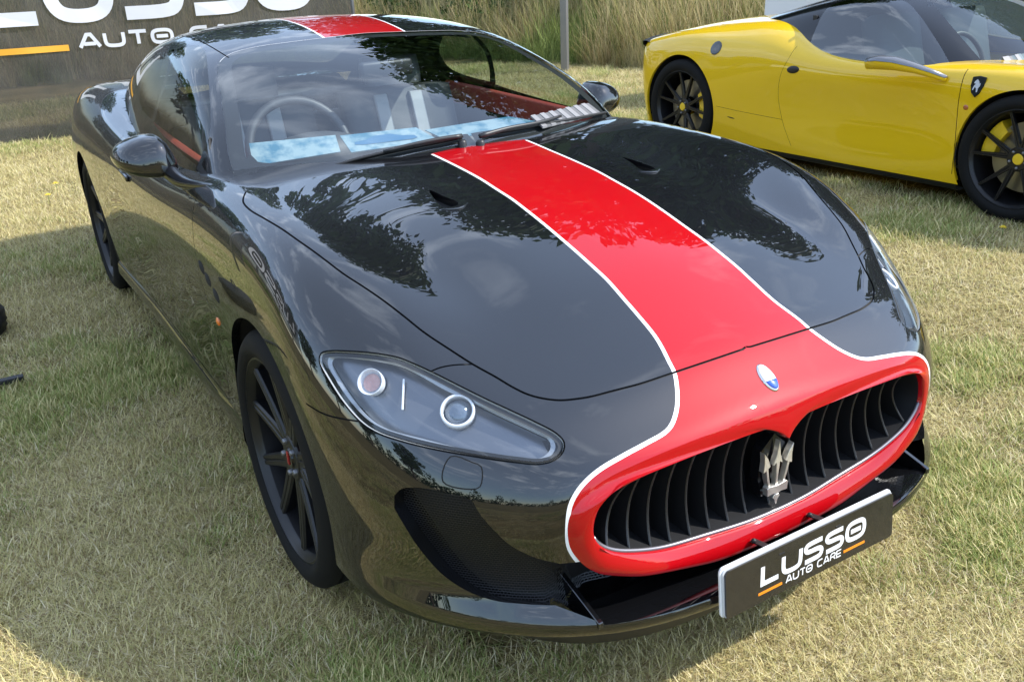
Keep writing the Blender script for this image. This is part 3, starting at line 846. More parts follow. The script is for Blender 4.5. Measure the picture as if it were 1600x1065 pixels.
# washer cover under the lamp, each side
for s_ in (1, -1):
    q = onB(crom(hitB([(704,713),(738,722),(752,729),(750,760),(735,764),(692,752)]), closed=True, step=.012))
    A, B = strip(SB, q, .0012, closed=True); N = SB.normal(q)
    A = (A + N * .0006) * [1, s_, 1]; B = (B + N * .0006) * [1, s_, 1]; n = len(A)
    new_mesh('washer_cover_seam', np.concatenate([A, B]), [(i, (i + 1) % n, n + (i + 1) % n, n + i) for i in range(n)], M_GAP, black_car)

# ---------------------------------------------------------------- lettering from strokes
GL = {'L': (.85, [[(0, 1), (0, 0), (.85, 0)]]),
      'U': (.95, [[(0, 1), (0, .28), (.08, .08), (.28, 0), (.67, 0), (.87, .08), (.95, .28), (.95, 1)]]),
      'S': (.95, [[(.95, 1), (.24, 1), (.06, .93), (0, .78), (.06, .60), (.24, .53), (.71, .53), (.89, .46), (.95, .30), (.89, .07), (.71, 0), (0, 0)]]),
      'O': (1.05, [[(.28, 0), (.77, 0), (.97, .1), (1.05, .32), (1.05, .68), (.97, .9), (.77, 1), (.28, 1), (.08, .9), (0, .68), (0, .32), (.08, .1), (.28, 0)], [(.22, .5), (.83, .5)]]),
      'A': (1.0, [[(0, 0), (.40, 1), (.60, 1), (1.0, 0)], [(.2, .27), (.8, .27)]]),
      'T': (.9, [[(0, 1), (.9, 1)], [(.45, 1), (.45, 0)]]),
      'C': (.9, [[(.9, 1), (.28, 1), (.08, .9), (0, .7), (0, .3), (.08, .1), (.28, 0), (.9, 0)]]),
      'R': (.9, [[(0, 0), (0, 1), (.7, 1), (.88, .88), (.9, .72), (.84, .52), (.68, .44), (0, .44)], [(.5, .44), (.9, 0)]]),
      'E': (.85, [[(.85, 1), (0, 1), (0, 0), (.85, 0)], [(0, .5), (.78, .5)]])}
def stroke_poly(pl, w):
    P = np.array(pl, float)
    closed = np.allclose(P[0], P[-1])
    if closed: P = P[:-1]
    if len(P) >= 8:                               # round letters: cut the corners
        for _ in range(2):
            Q = []; m_ = len(P)
            for i in range(m_ if closed else m_ - 1):
                a, b = P[i], P[(i + 1) % m_]; Q += [a * .75 + b * .25, a * .25 + b * .75]
            if not closed: Q = [P[0]] + Q[1:-1] + [P[-1]]
            P = np.array(Q)
    n = len(P); L = []; R = []
    for i in range(n):
        a = P[i - 1] if (i > 0 or closed) else None
        b = P[(i + 1) % n] if (i < n - 1 or closed) else None
        d1 = None if a is None else (P[i] - a) / np.linalg.norm(P[i] - a)
        d2 = None if b is None else (b - P[i]) / np.linalg.norm(b - P[i])
        if d1 is None: d1 = d2
        if d2 is None: d2 = d1
        n1 = np.array([-d1[1], d1[0]]); n2 = np.array([-d2[1], d2[0]])
        mm = n1 + n2; mm /= np.linalg.norm(mm); k = min(1 / max(mm @ n1, .35), 1.6)
        L.append(P[i] + mm * w / 2 * k); R.append(P[i] - mm * w / 2 * k)
    return L, R, closed
def lettering(name, text, mat_, parent, to3d, height, stroke, spacing=.34, width=None, slant=0.0):
    """one mesh per word; to3d maps (across, up) in metres to a point"""
    adv = 0; items = []
    for ch in text:
        if ch == ' ': adv += .75; continue
        wd, st_ = GL[ch]; items.append((adv, st_)); adv += wd + spacing
    tot = adv - spacing
    sx = (width / tot) if width else height
    V = []; Fc = []
    for off, st_ in items:
        for li, pl in enumerate(st_):
            pl2 = [((off + x) * sx + slant * y * height, y * height) for x, y in pl]
            L, R, closed = stroke_poly(pl2, stroke)
            b = len(V); n = len(L)
            lift = .0004 * li
            V += [to3d(p[0], p[1], lift) for p in L] + [to3d(p[0], p[1], lift) for p in R]
            for i in range(n if closed else n - 1):
                j = (i + 1) % n; Fc.append((b + i, b + j, b + n + j, b + n + i))
    o = new_mesh(name, V, Fc, mat_, parent, smooth=False)
    return o
# ---------------------------------------------------------------- show plate
PX, PZ = .978, .287
M_PLATE = mat('plate_black', (.016, .014, .013), .18, 0, .5, .05)
M_PLWHITE = mat('plate_white', (.75, .75, .74), .3)
M_ORANGE = mat('orange_print', (.85, .25, .01), .45)
plate = thing('show_plate', 'black show plate lettered LUSSO AUTO CARE mounted below the red grille surround', 'number plate', (PX, 0, PZ))
tilt = Matrix.Rotation(math.radians(-5), 3, 'Y')
def rrect(w, h, r, n=5):
    out = []
    for cx_, cy_, a0 in ((w / 2 - r, h / 2 - r, 0), (-w / 2 + r, h / 2 - r, 90), (-w / 2 + r, -h / 2 + r, 180), (w / 2 - r, -h / 2 + r, 270)):
        for k in range(n + 1):
            a = math.radians(a0 + 90 * k / n); out.append((cx_ + r * math.cos(a), cy_ + r * math.sin(a)))
    return out
p1 = prism_yz('backing_plate', [[(y - .004, z + .005) for y, z in rrect(.530, .117, .012)]], -.010, -.006, M_PLWHITE, plate)
p2 = prism_yz('face_plate', [rrect(.520, .111, .010)], -.002, .002, M_PLATE, plate)
p3 = prism_yz('clear_edge', [[(y - .002, z + .0025) for y, z in rrect(.524, .114, .011)]], -.0058, -.0022, mat('plate_edge', (.55, .55, .55), .2), plate)
pt3 = lambda y0, z0: (lambda u, v, l: (.0026 + l, y0 + u, z0 + v))
lettering('plate_name', 'LUSSO', M_WHITE, plate, pt3(-.158, -.012), .040, .0115, .26, .318, .06)
lettering('plate_subtitle', 'AUTO CARE', M_WHITE, plate, pt3(-.088, -.0385), .0155, .0034, .30, .172, .06)
prism_yz('plate_line', [[(-.170, -.0365), (-.100, -.0365), (-.100, -.0305), (-.170, -.0305)]], .0022, .0028, M_ORANGE, plate)
prism_yz('plate_line', [[(.093, -.0365), (.163, -.0365), (.163, -.0305), (.093, -.0305)]], .0022, .0028, M_ORANGE, plate)
for o in list(plate.children):
    o.data.transform(Matrix.Rotation(math.radians(-6), 4, 'Y'))
for y in (-.10, .075):
    bm = bmesh.new(); bm_box(bm, (.935, y, .318), (.085, .016, .003), Matrix.Rotation(math.radians(-10), 3, 'Y'))
    bmesh.ops.create_uvsphere(bm, u_segments=10, v_segments=6, radius=.006, matrix=Matrix.Translation((.902, y - .006, .316)))
    bm_obj('plate_bracket', bm, M_BLACKPL, black_car, smooth=False)
# black lower valance set back under the lip
V = []; yv = np.linspace(-.70, .70, 71)
for dx_, z in ((-.016, .250), (-.04, .215), (-.07, .165), (-.16, .15)):
    for y in yv: V.append((_lip(abs(y)) + dx_, y, .25 - (.25 - z) * (1 - (abs(y) / .705)**6)))
new_mesh('lower_valance', V, [(r * 71 + i, r * 71 + i + 1, (r + 1) * 71 + i + 1, (r + 1) * 71 + i) for r in range(3) for i in range(70)], M_BLACKPL, black_car)
# bonnet vents: small raised scoops with a dark mouth
def hood(x, a): return SB.top([x], [a])[0]
for s_ in (-1, 1):
    S3 = np.array([1, s_, 1.0]); Nv = SB.normal(vent3); nv = len(vent3)
    vb = skB.mesh('bonnet_vent', skB.lab == 'vent', M_GAP, black_car, 'r' if s_ < 0 else 'l', inset=.022)
    new_mesh('vent_wall', np.concatenate([vent3 * S3, (vent3 - Nv * .006) * S3, (vent3 - Nv * .022) * S3]), [(r_ * nv + i, r_ * nv + (i + 1) % nv, (r_ + 1) * nv + (i + 1) % nv, (r_ + 1) * nv + i) for r_ in (0, 1) for i in range(nv)], M_PAINT, vb)
    P = np.array([hood(.010 + .02 * math.sin(t * PI), .285 + .08 * t) + [0, 0, .001] for t in np.linspace(0, 1, 9)]) * S3
    tube('vent_lip', P, [.0005, .002, .003, .0035, .0035, .0035, .003, .002, .0005], M_PAINT, vb, 8)
# ================================================================ black car: headlamps
inL = skB.lab == 'headlight'
M_HOUSE = mat('lamp_housing', (.17, .18, .20), .28, .7)
M_RIMW = mat('lamp_ring', (.82, .83, .85), .3, .1)
M_AMBER = mat('amber_bulb', (.62, .30, .24), .35)
M_RIBBED = glass_mat('ribbed_lens', (.92, .9, .9), .12, .1)
def frame_at(c, axis):
    ax = np.array(axis, float); ax /= np.linalg.norm(ax); u = np.cross([0, 0, 1.], ax); u /= np.linalg.norm(u); v = np.cross(ax, u)
    return ax, u, v
def lathe(name, c, axis, prof, mat_, parent, n=40, close=False):
    """prof: list of (radius, along axis)"""
    ax, u, v = frame_at(c, axis); V = []; Fc = []; m_ = len(prof)
    for k in range(n):
        t = 2 * PI * k / n; d = math.cos(t) * u + math.sin(t) * v
        for r, h in prof: V.append(np.array(c) + d * r + ax * h)
    for k in range(n):
        for i in range(m_ - 1): Fc.append((k * m_ + i, k * m_ + i + 1, ((k + 1) % n) * m_ + i + 1, ((k + 1) % n) * m_ + i))
    return new_mesh(name, V, Fc, mat_, parent)
def deep(px, d):
    """point under the skin: the photo pixel's hit pushed d along the view ray"""
    P = SB.hit([px])[0]; return P + px_ray(*px) * d
lampc = lamp3.mean(0)
NL = SB.normal(lamp3); lin = lamp3 + (lampc - lamp3) * .03
for s_, sd in ((-1, 'r'), (1, 'l')):
    S3 = np.array([1, s_, 1.0])
    hl = skB.mesh('headlight', inL, M_LENS, black_car, sd)
    hl['label'] = 'clear lens over the swept-back headlight'
    skB.mesh('lamp_housing', inL, M_HOUSE, hl, sd, inset=.036)
    n = len(lamp3); A = lamp3 * S3; B = (lamp3 - NL * .036) * S3
    new_mesh('lamp_wall', np.concatenate([A, B]), [(i, (i + 1) % n, n + (i + 1) % n, n + i) for i in range(n)], mat('lamp_wall_grey', (.62, .65, .66), .4, .2), hl)
    bz = onB(lamp3 + (lampc - lamp3) * np.array([.05, .05, .05])); Tb = np.roll(bz, -1, 0) - np.roll(bz, 1, 0); Nb = SB.normal(bz)
    iw = (lampc - bz); iw -= Nb * (iw * Nb).sum(1)[:, None]; iw /= np.linalg.norm(iw, axis=1)[:, None]
    A = (bz - Nb * .012) * S3; B = (bz + iw * .009 - Nb * .017) * S3
    new_mesh('lamp_bezel', np.concatenate([A, B]), [(i, (i + 1) % n, n + (i + 1) % n, n + i) for i in range(n)], mat('bezel_silver', (.34, .36, .38), .3, .5), hl)
    tow = np.array([.86, -.38, .34]) * np.array([1, -s_, 1])      # lamps look ahead
    def rp(px, d):
        p = deep(px, d); return np.array([p[0], abs(p[1]) * s_, p[2]])
    c = rp((580, 597), .020); tow = SB.normal(hitB([(580, 597)]))[0] * S3
    lathe('indicator', c, tow, [(.001, -.012), (.016, -.011), (.022, -.004), (.0255, .006), (.0275, .008), (.0275, .002), (.026, -.014)], M_RIMW, hl)
    lathe('indicator_bulb', c, tow, [(.0005, .001), (.012, .001), (.0185, -.003)], M_AMBER, hl)
    lathe('indicator_lens', c, tow, [(.0005, .0075), (.015, .0065), (.025, .004)], M_RIBBED, hl)
    c = rp((715, 642), .022); tow = SB.normal(hitB([(715, 642)]))[0] * S3
    lathe('projector_ring', c, tow, [(.0295, .004), (.0325, .008), (.0355, .004), (.0345, -.02), (.0295, -.012), (.0295, .004)], M_RIMW, hl)
    lathe('projector_lens', c, tow, [(.0005, .006), (.012, .004), (.022, -.002), (.0295, -.012)], mat('projector_glass', (.10, .13, .17), .05, .3, 1), hl)
    bm = bmesh.new(); a = rp((631, 592), .028); b = rp((629, 640), .03)
    mid = (a + b) / 2; L = np.linalg.norm(b - a)
    q = Vector(b - a).to_track_quat('Z', 'X').to_matrix()
    bm_box(bm, mid, (.005, .004, L), q, .001); bm_obj('light_bar', bm, M_RIMW, hl, smooth=False)
# ================================================================ wheels
def revolve(name, prof, mat_, parent, n=72, y0=0.0):
    """prof: (radius, y) about the wheel axis (local y)"""
    V = []; Fc = []; m_ = len(prof)
    for k in range(n):
        t = 2 * PI * k / n
        for r, y in prof: V.append((r * math.cos(t), y + y0, r * math.sin(t)))
    for k in range(n):
        for i in range(m_ - 1): Fc.append((k * m_ + i, ((k + 1) % n) * m_ + i, ((k + 1) % n) * m_ + i + 1, k * m_ + i + 1))
    o = new_mesh(name, V, Fc, mat_, parent); o.data.set_sharp_from_angle(angle=math.radians(40))
    return o
def spoke_arm(r0, a0, r1, a1, w0, w1, y0, y1, th=.03, n=10):
    """tapered arm in the wheel plane, outer face towards -y"""
    V = []; Fc = []
    p0 = np.array([r0 * math.cos(a0), r0 * math.sin(a0)]); p1 = np.array([r1 * math.cos(a1), r1 * math.sin(a1)])
    for i in range(n):
        t = i / (n - 1); p = p0 + (p1 - p0) * t; d = (p1 - p0) / np.linalg.norm(p1 - p0); s = np.array([-d[1], d[0]])
        w = w0 + (w1 - w0) * t; y = y0 + (y1 - y0) * (t**1.6)
        for o_, dy in ((-1, .006), (-.75, 0), (-.18, .0), (0, .004), (.18, .0), (.75, 0), (1, .006), (.8, th), (-.8, th)):
            q = p + s * o_ * w / 2; V.append((q[0], y + dy, q[1]))
    k = 9
    for i in range(n - 1):
        for j in range(k): Fc.append((i * k + j, i * k + (j + 1) % k, (i + 1) * k + (j + 1) % k, (i + 1) * k + j))
    Fc += [tuple(range(k - 1, -1, -1)), tuple(range((n - 1) * k, n * k))]
    return V, Fc
def make_wheel(car, loc, R, rim, width, cal_mat, cap_mat, style, side, phase=0.0, cal_ang=40, name='wheel'):
    """right-hand wheel, outer face towards -y; side=+1 turns it to the left"""
    w = bpy.data.objects.new(name, None); COL.objects.link(w); w.parent = car; w.location = loc
    w.empty_display_size = .1
    if side > 0: w.rotation_euler = (0, 0, PI)
    h = width / 2
    tread = []
    gy = np.linspace(-h + .028, h - .028, 9)
    prof = [(rim - .004, -h + .020), (rim + .004, -h + .006), (rim + .020, -h - .002), (R - .040, -h - .004), (R - .020, -h + .004), (R - .008, -h + .014), (R - .001, -h + .024)]
    for i in range(4):
        c = -h + .05 + (width - .1) * i / 3
        prof += [(R, c - .006), (R - .008, c - .0045), (R - .008, c + .0045), (R, c + .006)]
    prof += [(R - .001, h - .024), (R - .008, h - .014), (R - .020, h - .004), (R - .040, h + .004), (rim + .02, h + .002), (rim - .004, h - .02)]
    revolve('tyre', prof, M_RUBBER, w)
    f = -h + .012
    revolve('rim', [(rim + .001, f + .004), (rim + .003, f - .002), (rim - .003, f - .003), (rim - .008, f + .006), (rim - .016, f + .014), (rim - .018, f + .020)], M_RIM, w)
    revolve('rim_barrel', [(rim - .018, f + .020), (rim - .024, f + .05), (rim - .028, h - .01), (rim + .002, h - .008)], mat('barrel_black', (.006, .006, .007), .5, 0, 0, .02, .2), w)
    yh = f + .030; yr = f + .010
    na = 5
    for i in range(na):
        a = 2 * PI * i / na + phase
        if style == 'wide':
            V, Fc = spoke_arm(.030, a, rim - .006, a - .30, .050, .032, yh, yr, .030)
            V2, Fc2 = spoke_arm(.030, a, rim - .006, a + .30, .050, .032, yh, yr, .030)
        else:
            V, Fc = spoke_arm(.03, a, rim - .008, a - .26, .034, .016, yh, yr, .025)
            V2, Fc2 = spoke_arm(.03, a, rim - .008, a + .26, .034, .016, yh, yr, .025)
        b = len(V)
        o = new_mesh('spoke', V + V2, Fc + [tuple(b + q for q in ff) for ff in Fc2], M_RIM, w)
        o.data.set_sharp_from_angle(angle=math.radians(28))
    revolve('hub', [(.001, yh - .004), (.058, yh - .004), (.066, yh + .004), (.066, yh + .04)], M_RIM, w, 40)
    if style == 'wide':
        revolve('centre_cap', [(.0005, yh - .010), (.026, yh - .009), (.030, yh - .004)], M_GLOSSBLK, w, 32)
        bm = bmesh.new(); bm_box(bm, (0, yh - .0105, .002), (.012, .004, .036), None, .001); bm_obj('cap_emblem', bm, cap_mat, w, smooth=False)
    else:
        revolve('centre_cap', [(.0005, yh - .010), (.026, yh - .009), (.030, yh - .004)], cap_mat, w, 32)
    for i in range(5):
        a = 2 * PI * (i + .5) / 5 + phase
        c = np.array([.046 * math.cos(a), yh - .008, .046 * math.sin(a)])
        lathe('wheel_nut', c, (0.0001, -1, 0), [(.0005, .006), (.006, .006), (.008, .002), (.008, -.01)], M_GREY, w, 10)
    revolve('brake_disc', [(.07, f + .10), (rim - .075, f + .10), (rim - .075, f + .125), (.07, f + .125)], M_DISC, w, 64)
    # caliper: arc block straddling the disc
    ca = math.radians(cal_ang); V = []; Fc = []; n = 12
    for i in range(n):
        t = ca + math.radians(56) * (i / (n - 1) - .5)
        e = .008 * (abs(i / (n - 1) - .5) * 2)**3
        for r, y in ((rim - .115 + e, f + .070), (rim - .110 + e, f + .056), (rim - .050, f + .050), (rim - .034, f + .056), (rim - .030, f + .145), (rim - .115 + e, f + .145)):
            V.append((r * math.cos(t), y, r * math.sin(t)))
    for i in range(n - 1):
        for j in range(6): Fc.append((i * 6 + j, i * 6 + (j + 1) % 6, i * 6 + 6 + (j + 1) % 6, i * 6 + 6 + j))
    Fc += [(5, 4, 3, 2, 1, 0), tuple(range(n * 6 - 6, n * 6))]
    o = new_mesh('brake_caliper', V, Fc, cal_mat, w); o.data.set_sharp_from_angle(angle=math.radians(35))
    return w
def liner(car, cx_, cz_, R, ya, yb, mat_):
    V = []; Fc = []; n = 28
    for k in range(n + 1):
        t = math.radians(-14 + 208 * k / n)
        for y in (ya, yb): V.append((cx_ + R * math.cos(t), y, cz_ + R * math.sin(t)))
    for k in range(n): Fc.append((2 * k, 2 * k + 1, 2 * k + 3, 2 * k + 2))
    c = len(V); V.append((cx_, ya, cz_))
    for k in range(n): Fc.append((2 * k, 2 * k + 2, c))
    return new_mesh('arch_liner', V, Fc, mat_, car)
M_CAPRED = mat('cap_red', (.35, .02, .02), .35)
for s_ in (-1, 1):
    make_wheel(black_car, (0, s_ * .752, .343), .343, .272, .255, M_REDCAL, M_CAPRED, 'wide', s_, phase=.12, cal_ang=52 if s_ < 0 else 128)
    make_wheel(black_car, (-2.942, s_ * .752, .343), .343, .272, .265, M_REDCAL, M_CAPRED, 'wide', s_, phase=.9, cal_ang=33 if s_ < 0 else 147)
    liner(black_car, 0, .345, .384, s_ * .45, s_ * .866, M_GAP)
    liner(black_car, -2.942, .345, .384, s_ * .45, s_ * .87, M_GAP)
    for cx_ in (0, -2.942):       # rolled arch edge
        A = (archF if cx_ == 0 else archR); A = A[A[:, 2] > .245]; n = len(A)
        B = A.copy(); B[:, 1] -= .022; B[:, 0] += (B[:, 0] - cx_) * .004; B[:, 2] += (B[:, 2] - .345) * .004
        new_mesh('arch_edge', np.concatenate([A * [1, s_, 1], B * [1, s_, 1]]), [(i, i + 1, n + i + 1, n + i) for i in range(n - 1)], M_PAINT, black_car)
# underbody
bm = bmesh.new(); bm_box(bm, (-1.47, 0, .235), (1.95, 1.60, .02)); bm_box(bm, (.42, 0, .238), (.60, 1.10, .02)); bm_box(bm, (-3.5, 0, .26), (.8, 1.2, .02))
bm_obj('underbody', bm, M_GAP, black_car, smooth=False)['kind'] = 'stuff'
# side skirts: flared blades below the doors
for s_ in (-1, 1):
    xs = np.linspace(-2.50, -.44, 60); V = []
    k0 = SB.side(xs, np.full(60, .262))
    fl = .022 * sstep(-.44, -.75, xs) + .018 * sstep(-1.6, -2.3, xs)
    for dy, z in ((-.003, .262), (.006, .250), (.008, .240), (.009, .200), (.002, .180), (-.03, .175), (-.09, .2)):
        sc_ = fl / .04 + .6
        V += [(x, s_ * (p[1] + dy * q), z) for x, p, q in zip(xs, k0, sc_)]
    n = 60
    new_mesh('side_skirt', V, [(r * n + i, r * n + i + 1, (r + 1) * n + i + 1, (r + 1) * n + i) for r in range(6) for i in range(n - 1)], M_PAINT, black_car)
# three side vents, marker lamp, door handle pocket on each wing
for s_ in (-1, 1):
    for (px, rr) in (((315, 418), .030), ((325, 437), .030), ((338, 462), .030)):
        p = hitB([px])[0]; bm = bmesh.new()
        bmesh.ops.create_uvsphere(bm, u_segments=16, v_segments=10, radius=1.0)
        bmesh.ops.transform(bm, matrix=Matrix.Translation((p[0], s_ * (p[1] - .003), p[2])) @ Matrix.Rotation(.35, 4, 'Y') @ Matrix.Diagonal((.034, .008, .016, 1)), verts=bm.verts)
        bm_obj('wing_vent', bm, M_GAP, black_car)
    p = hitB([(341, 502)])[0]; bm = bmesh.new()
    bmesh.ops.create_uvsphere(bm, u_segments=16, v_segments=10, radius=1.0)
    bmesh.ops.transform(bm, matrix=Matrix.Translation((p[0], s_ * p[1], p[2])) @ Matrix.Diagonal((.017, .006, .013, 1)), verts=bm.verts)
    bm_obj('marker_lamp', bm, mat('amber_lens', (.75, .16, .01), .2, 0, 1), black_car)
    p = SB.side([-1.72], [.80])[0]; bm = bmesh.new()
    bm_box(bm, (p[0], s_ * (p[1] + .004), p[2]), (.17, .012, .022), None, .005)
    bm_obj('door_handle', bm, M_PAINT, black_car)
# ================================================================ mirrors, wipers
MO = [(-.987, .983), (-.975, 1.008), (-.946, 1.028), (-.915, 1.039), (-.886, 1.044), (-.850, 1.041), (-.828, 1.020), (-.812, .985), (-.803, .950), (-.808, .925), (-.825, .916), (-.86, .915), (-.90, .918), (-.94, .928), (-.97, .945), (-.983, .962)]
for s_ in (-1, 1):
    out = crom(np.array([(y, z) for y, z in MO]), closed=True, step=.012); n = len(out); c = np.array([-.89, .965])
    V = []; Fc = []
    rows_ = [(-1.035, .93), (-1.04, .985), (-1.03, 1.0), (-1.0, 1.0), (-.975, .985), (-.955, .95), (-.935, .87), (-.922, .76), (-.912, .6), (-.905, .38), (-.903, .15)]
    for x_, sc_ in rows_:
        for y, z in out:
            q = c + (np.array([y, z]) - c) * sc_; V.append((x_ + .22 * (q[0] + .80), -s_ * q[0] * -1 if False else s_ * -q[0], q[1] - .02 * (1 - sc_)))
    for r in range(len(rows_) - 1):
        for k in range(n): Fc.append((r * n + k, r * n + (k + 1) % n, (r + 1) * n + (k + 1) % n, (r + 1) * n + k))
    Fc.append(tuple(range((len(rows_) - 1) * n, len(rows_) * n)))
    mo = new_mesh('door_mirror', V, Fc, M_PAINT, black_car)
    new_mesh('mirror_glass', [(-1.032 + .22 * (y + .80), s_ * -y, z) for y, z in (c + (out - c) * .93)], [tuple(range(n))], M_CHROME, mo)
    base = hitB([(326, 303)])[0]
    p0 = np.array([-.945, s_ * .84, .935]); p1 = np.array([-.86, s_ * .825, .915]); p2 = np.array([base[0] - .03, s_ * (base[1] - .03), base[2] + .010])
    tube('mirror_arm', crom(np.array([p0, p1, p2]), step=.02), list(np.linspace(.026, .007, len(crom(np.array([p0, p1, p2]), step=.02)))), M_GLOSSBLK, mo, 12)
    # triangular sail panel where the mirror meets the window
    tri_ = hitG([(309, 263), (329, 215), (331, 300), (322, 285)])
    N = SG.normal(tri_)
    V = np.concatenate([tri_ + N * .004, tri_ - N * .004]) * [1, s_, 1]
    new_mesh('mirror_sail', V, [(0, 1, 2, 3), (7, 6, 5, 4), (0, 1, 5, 4), (1, 2, 6, 5), (2, 3, 7, 6), (3, 0, 4, 7)], M_BLACKPL, mo, smooth=False)
def onglass(px, lift):
    P = SG.hit(px); return P + SG.normal(P) * lift
M_WIPER = mat('wiper_black', (.015, .015, .016), .45)
def blade(px, r, lift, name, m_=None, n=8):
    P = crom(onglass(px, lift), step=.02); return P
w1 = thing('wiper', 'long black windscreen wiper lying along the driver side of the glass', 'wiper', (0, 0, 0)) if False else None
def wiper(px_blade, px_arm, nm):
    P = crom(onglass(px_blade, .010), step=.02)
    o = tube('wiper', P, .0050, M_WIPER, black_car, 8)
    V = []; n = len(P); N = SG.normal(P)
    A = P - N * .003; B = P - N * .010
    V = np.concatenate([A + [.003, 0, 0], B + [.001, 0, 0], A - [.003, 0, 0], B - [.001, 0, 0]])
    new_mesh('wiper_rubber', V, [(r * n + i, r * n + i + 1, (r + 1) * n + i + 1, (r + 1) * n + i) for r in (0, 2) for i in range(n - 1)], M_RUBBER, o)
    Q = crom(onglass(px_arm, .022), step=.03)
    tube('wiper_arm', Q, list(np.linspace(.008, .005, len(Q))), M_WIPER, o, 8)
    pv = Q[0]
    lathe('wiper_pivot', pv - [0, 0, .03], (0.0001, 0, 1), [(.014, -.02), (.014, .012), (.010, .018), (.0005, .019)], M_WIPER, o, 20)
wiper([(497, 271), (560, 252), (620, 238), (690, 224), (722, 217)], [(720, 222), (690, 226), (640, 236), (600, 246)], 1)
wiper([(755, 213), (800, 206), (850, 197), (905, 187), (944, 179)], [(748, 222), (790, 210), (840, 200), (872, 190)], 2)
# ================================================================ cabin
M_DASH = mat('dash_leather', (.045, .047, .05), .55); bump(M_DASH, 180, .25, .001)
M_SEAT = mat('seat_black', (.09, .093, .10), .6); M_SEATP = mat('seat_panel_grey', (.42, .43, .44), .6)
M_DOORRED = mat('red_leather', (.42, .06, .035), .55)
# dashboard: sloping shelf that dips towards the cabin
ys = np.linspace(-.70, .70, 31); V = []; rows_ = 9
for k in range(rows_):
    t = k / (rows_ - 1)
    for y in ys:
        x0 = -.47 - .36 * (y / .72)**2
        x = x0 - t * (.52 - .22 * (y / .72)**2)
        z = .862 - .035 * (y / .72)**2 + .022 * t - .10 * max(0, t - .82) / .18 * 1.0
        V.append((x, y, z))
n = len(ys)
dash = new_mesh('dashboard', V, [(r * n + i, r * n + i + 1, (r + 1) * n + i + 1, (r + 1) * n + i) for r in range(rows_ - 1) for i in range(n - 1)], M_DASH, black_car)
bm = bmesh.new(); bm_box(bm, (-1.02, 0, .78), (.10, 1.36, .26), None, .03); bm_obj('dash_front', bm, M_DASH, dash)
bm = bmesh.new(); bmesh.ops.create_uvsphere(bm, u_segments=24, v_segments=12, radius=1)
bmesh.ops.transform(bm, matrix=Matrix.Translation((-1.00, -.335, .905)) @ Matrix.Diagonal((.10, .20, .085, 1)), verts=bm.verts); bm_obj('instrument_hood', bm, M_DASH, dash)
# steering wheel on the right-hand side
cw = np.array([-1.16, -.335, .905]); tl = math.radians(24); pts = []
for k in range(41):
    t = 2 * PI * k / 40; pts.append(cw + np.array([math.sin(tl) * math.sin(t) * -.185, .185 * math.cos(t), math.cos(tl) * math.sin(t) * .185]))
sw = tube('steering_wheel', pts, .0165, mat('wheel_leather', (.05, .05, .053), .5), black_car, 10, caps=False)
lathe('wheel_boss', cw + [.02, 0, 0], (-math.cos(tl), 0.0001, math.sin(tl)), [(.0005, .03), (.05, .025), (.07, .0), (.07, -.03)], M_DASH, sw, 24)
for dy, dz in ((.17, 0), (-.17, 0), (0, -.16)):
    tube('wheel_spoke', [cw, cw + [0.0, dy, dz]], [.018, .012], M_DASH, sw, 8)
def seat(y0, x0, nm, w=.50):
    root = None
    def pad(name, pts, halfw, th, m_, par, yoff=0.0, bul=.03):
        V = []; Fc = []; nn = len(pts); cols = 11
        for side_ in (0, 1):
            for (x, z) in pts:
                for j in range(cols):
                    u = j / (cols - 1) * 2 - 1
                    V.append((x + (bul * (abs(u)**3) if side_ == 0 else -th), y0 + yoff + u * halfw, z))
        for i in range(nn - 1):
            for j in range(cols - 1): Fc.append((i * cols + j, i * cols + j + 1, (i + 1) * cols + j + 1, (i + 1) * cols + j))
        b = nn * cols
        for i in range(nn - 1):
            for j in range(cols - 1): Fc.append((b + i * cols + j, b + (i + 1) * cols + j, b + (i + 1) * cols + j + 1, b + i * cols + j + 1))
        for i in range(nn - 1):
            for j in (0, cols - 1): Fc.append((i * cols + j, (i + 1) * cols + j, b + (i + 1) * cols + j, b + i * cols + j))
        for j in range(cols - 1):
            i = nn - 1; Fc.append((i * cols + j, i * cols + j + 1, b + i * cols + j + 1, b + i * cols + j))
        return new_mesh(name, V, Fc, m_, par)
    back = pad('seat', [(x0 + .10, .42), (x0 + .06, .6), (x0 + .0, .8), (x0 - .06, .96), (x0 - .085, 1.02)], w / 2, .09, M_SEAT, black_car)
    pad('seat_cushion', [(x0 + .55, .50), (x0 + .5, .53), (x0 + .3, .51), (x0 + .08, .48)], w / 2, .06, M_SEAT, back)
    for yo in (-.085, .085):
        pad('seat_panel', [(x0 + .075, .6), (x0 + .018, .8), (x0 - .042, .96), (x0 - .06, 1.0)], .030, .02, M_SEATP, back, yo, 0)
    pad('headrest', [(x0 - .07, 1.035), (x0 - .075, 1.09), (x0 - .10, 1.15)], .125, .07, M_SEAT, back, 0, -.01)
seat(.30, -1.62, 'l'); seat(-.34, -1.66, 'r')
bm = bmesh.new(); bm_box(bm, (-2.25, 0, .62), (.16, 1.15, .52), Matrix.Rotation(-.25, 3, 'Y'), .04); bm_obj('rear_seat', bm, M_SEAT, black_car)
bm = bmesh.new(); bm_box(bm, (-2.62, 0, .93), (.52, 1.1, .02)); bm_obj('parcel_shelf', bm, M_DASH, black_car)
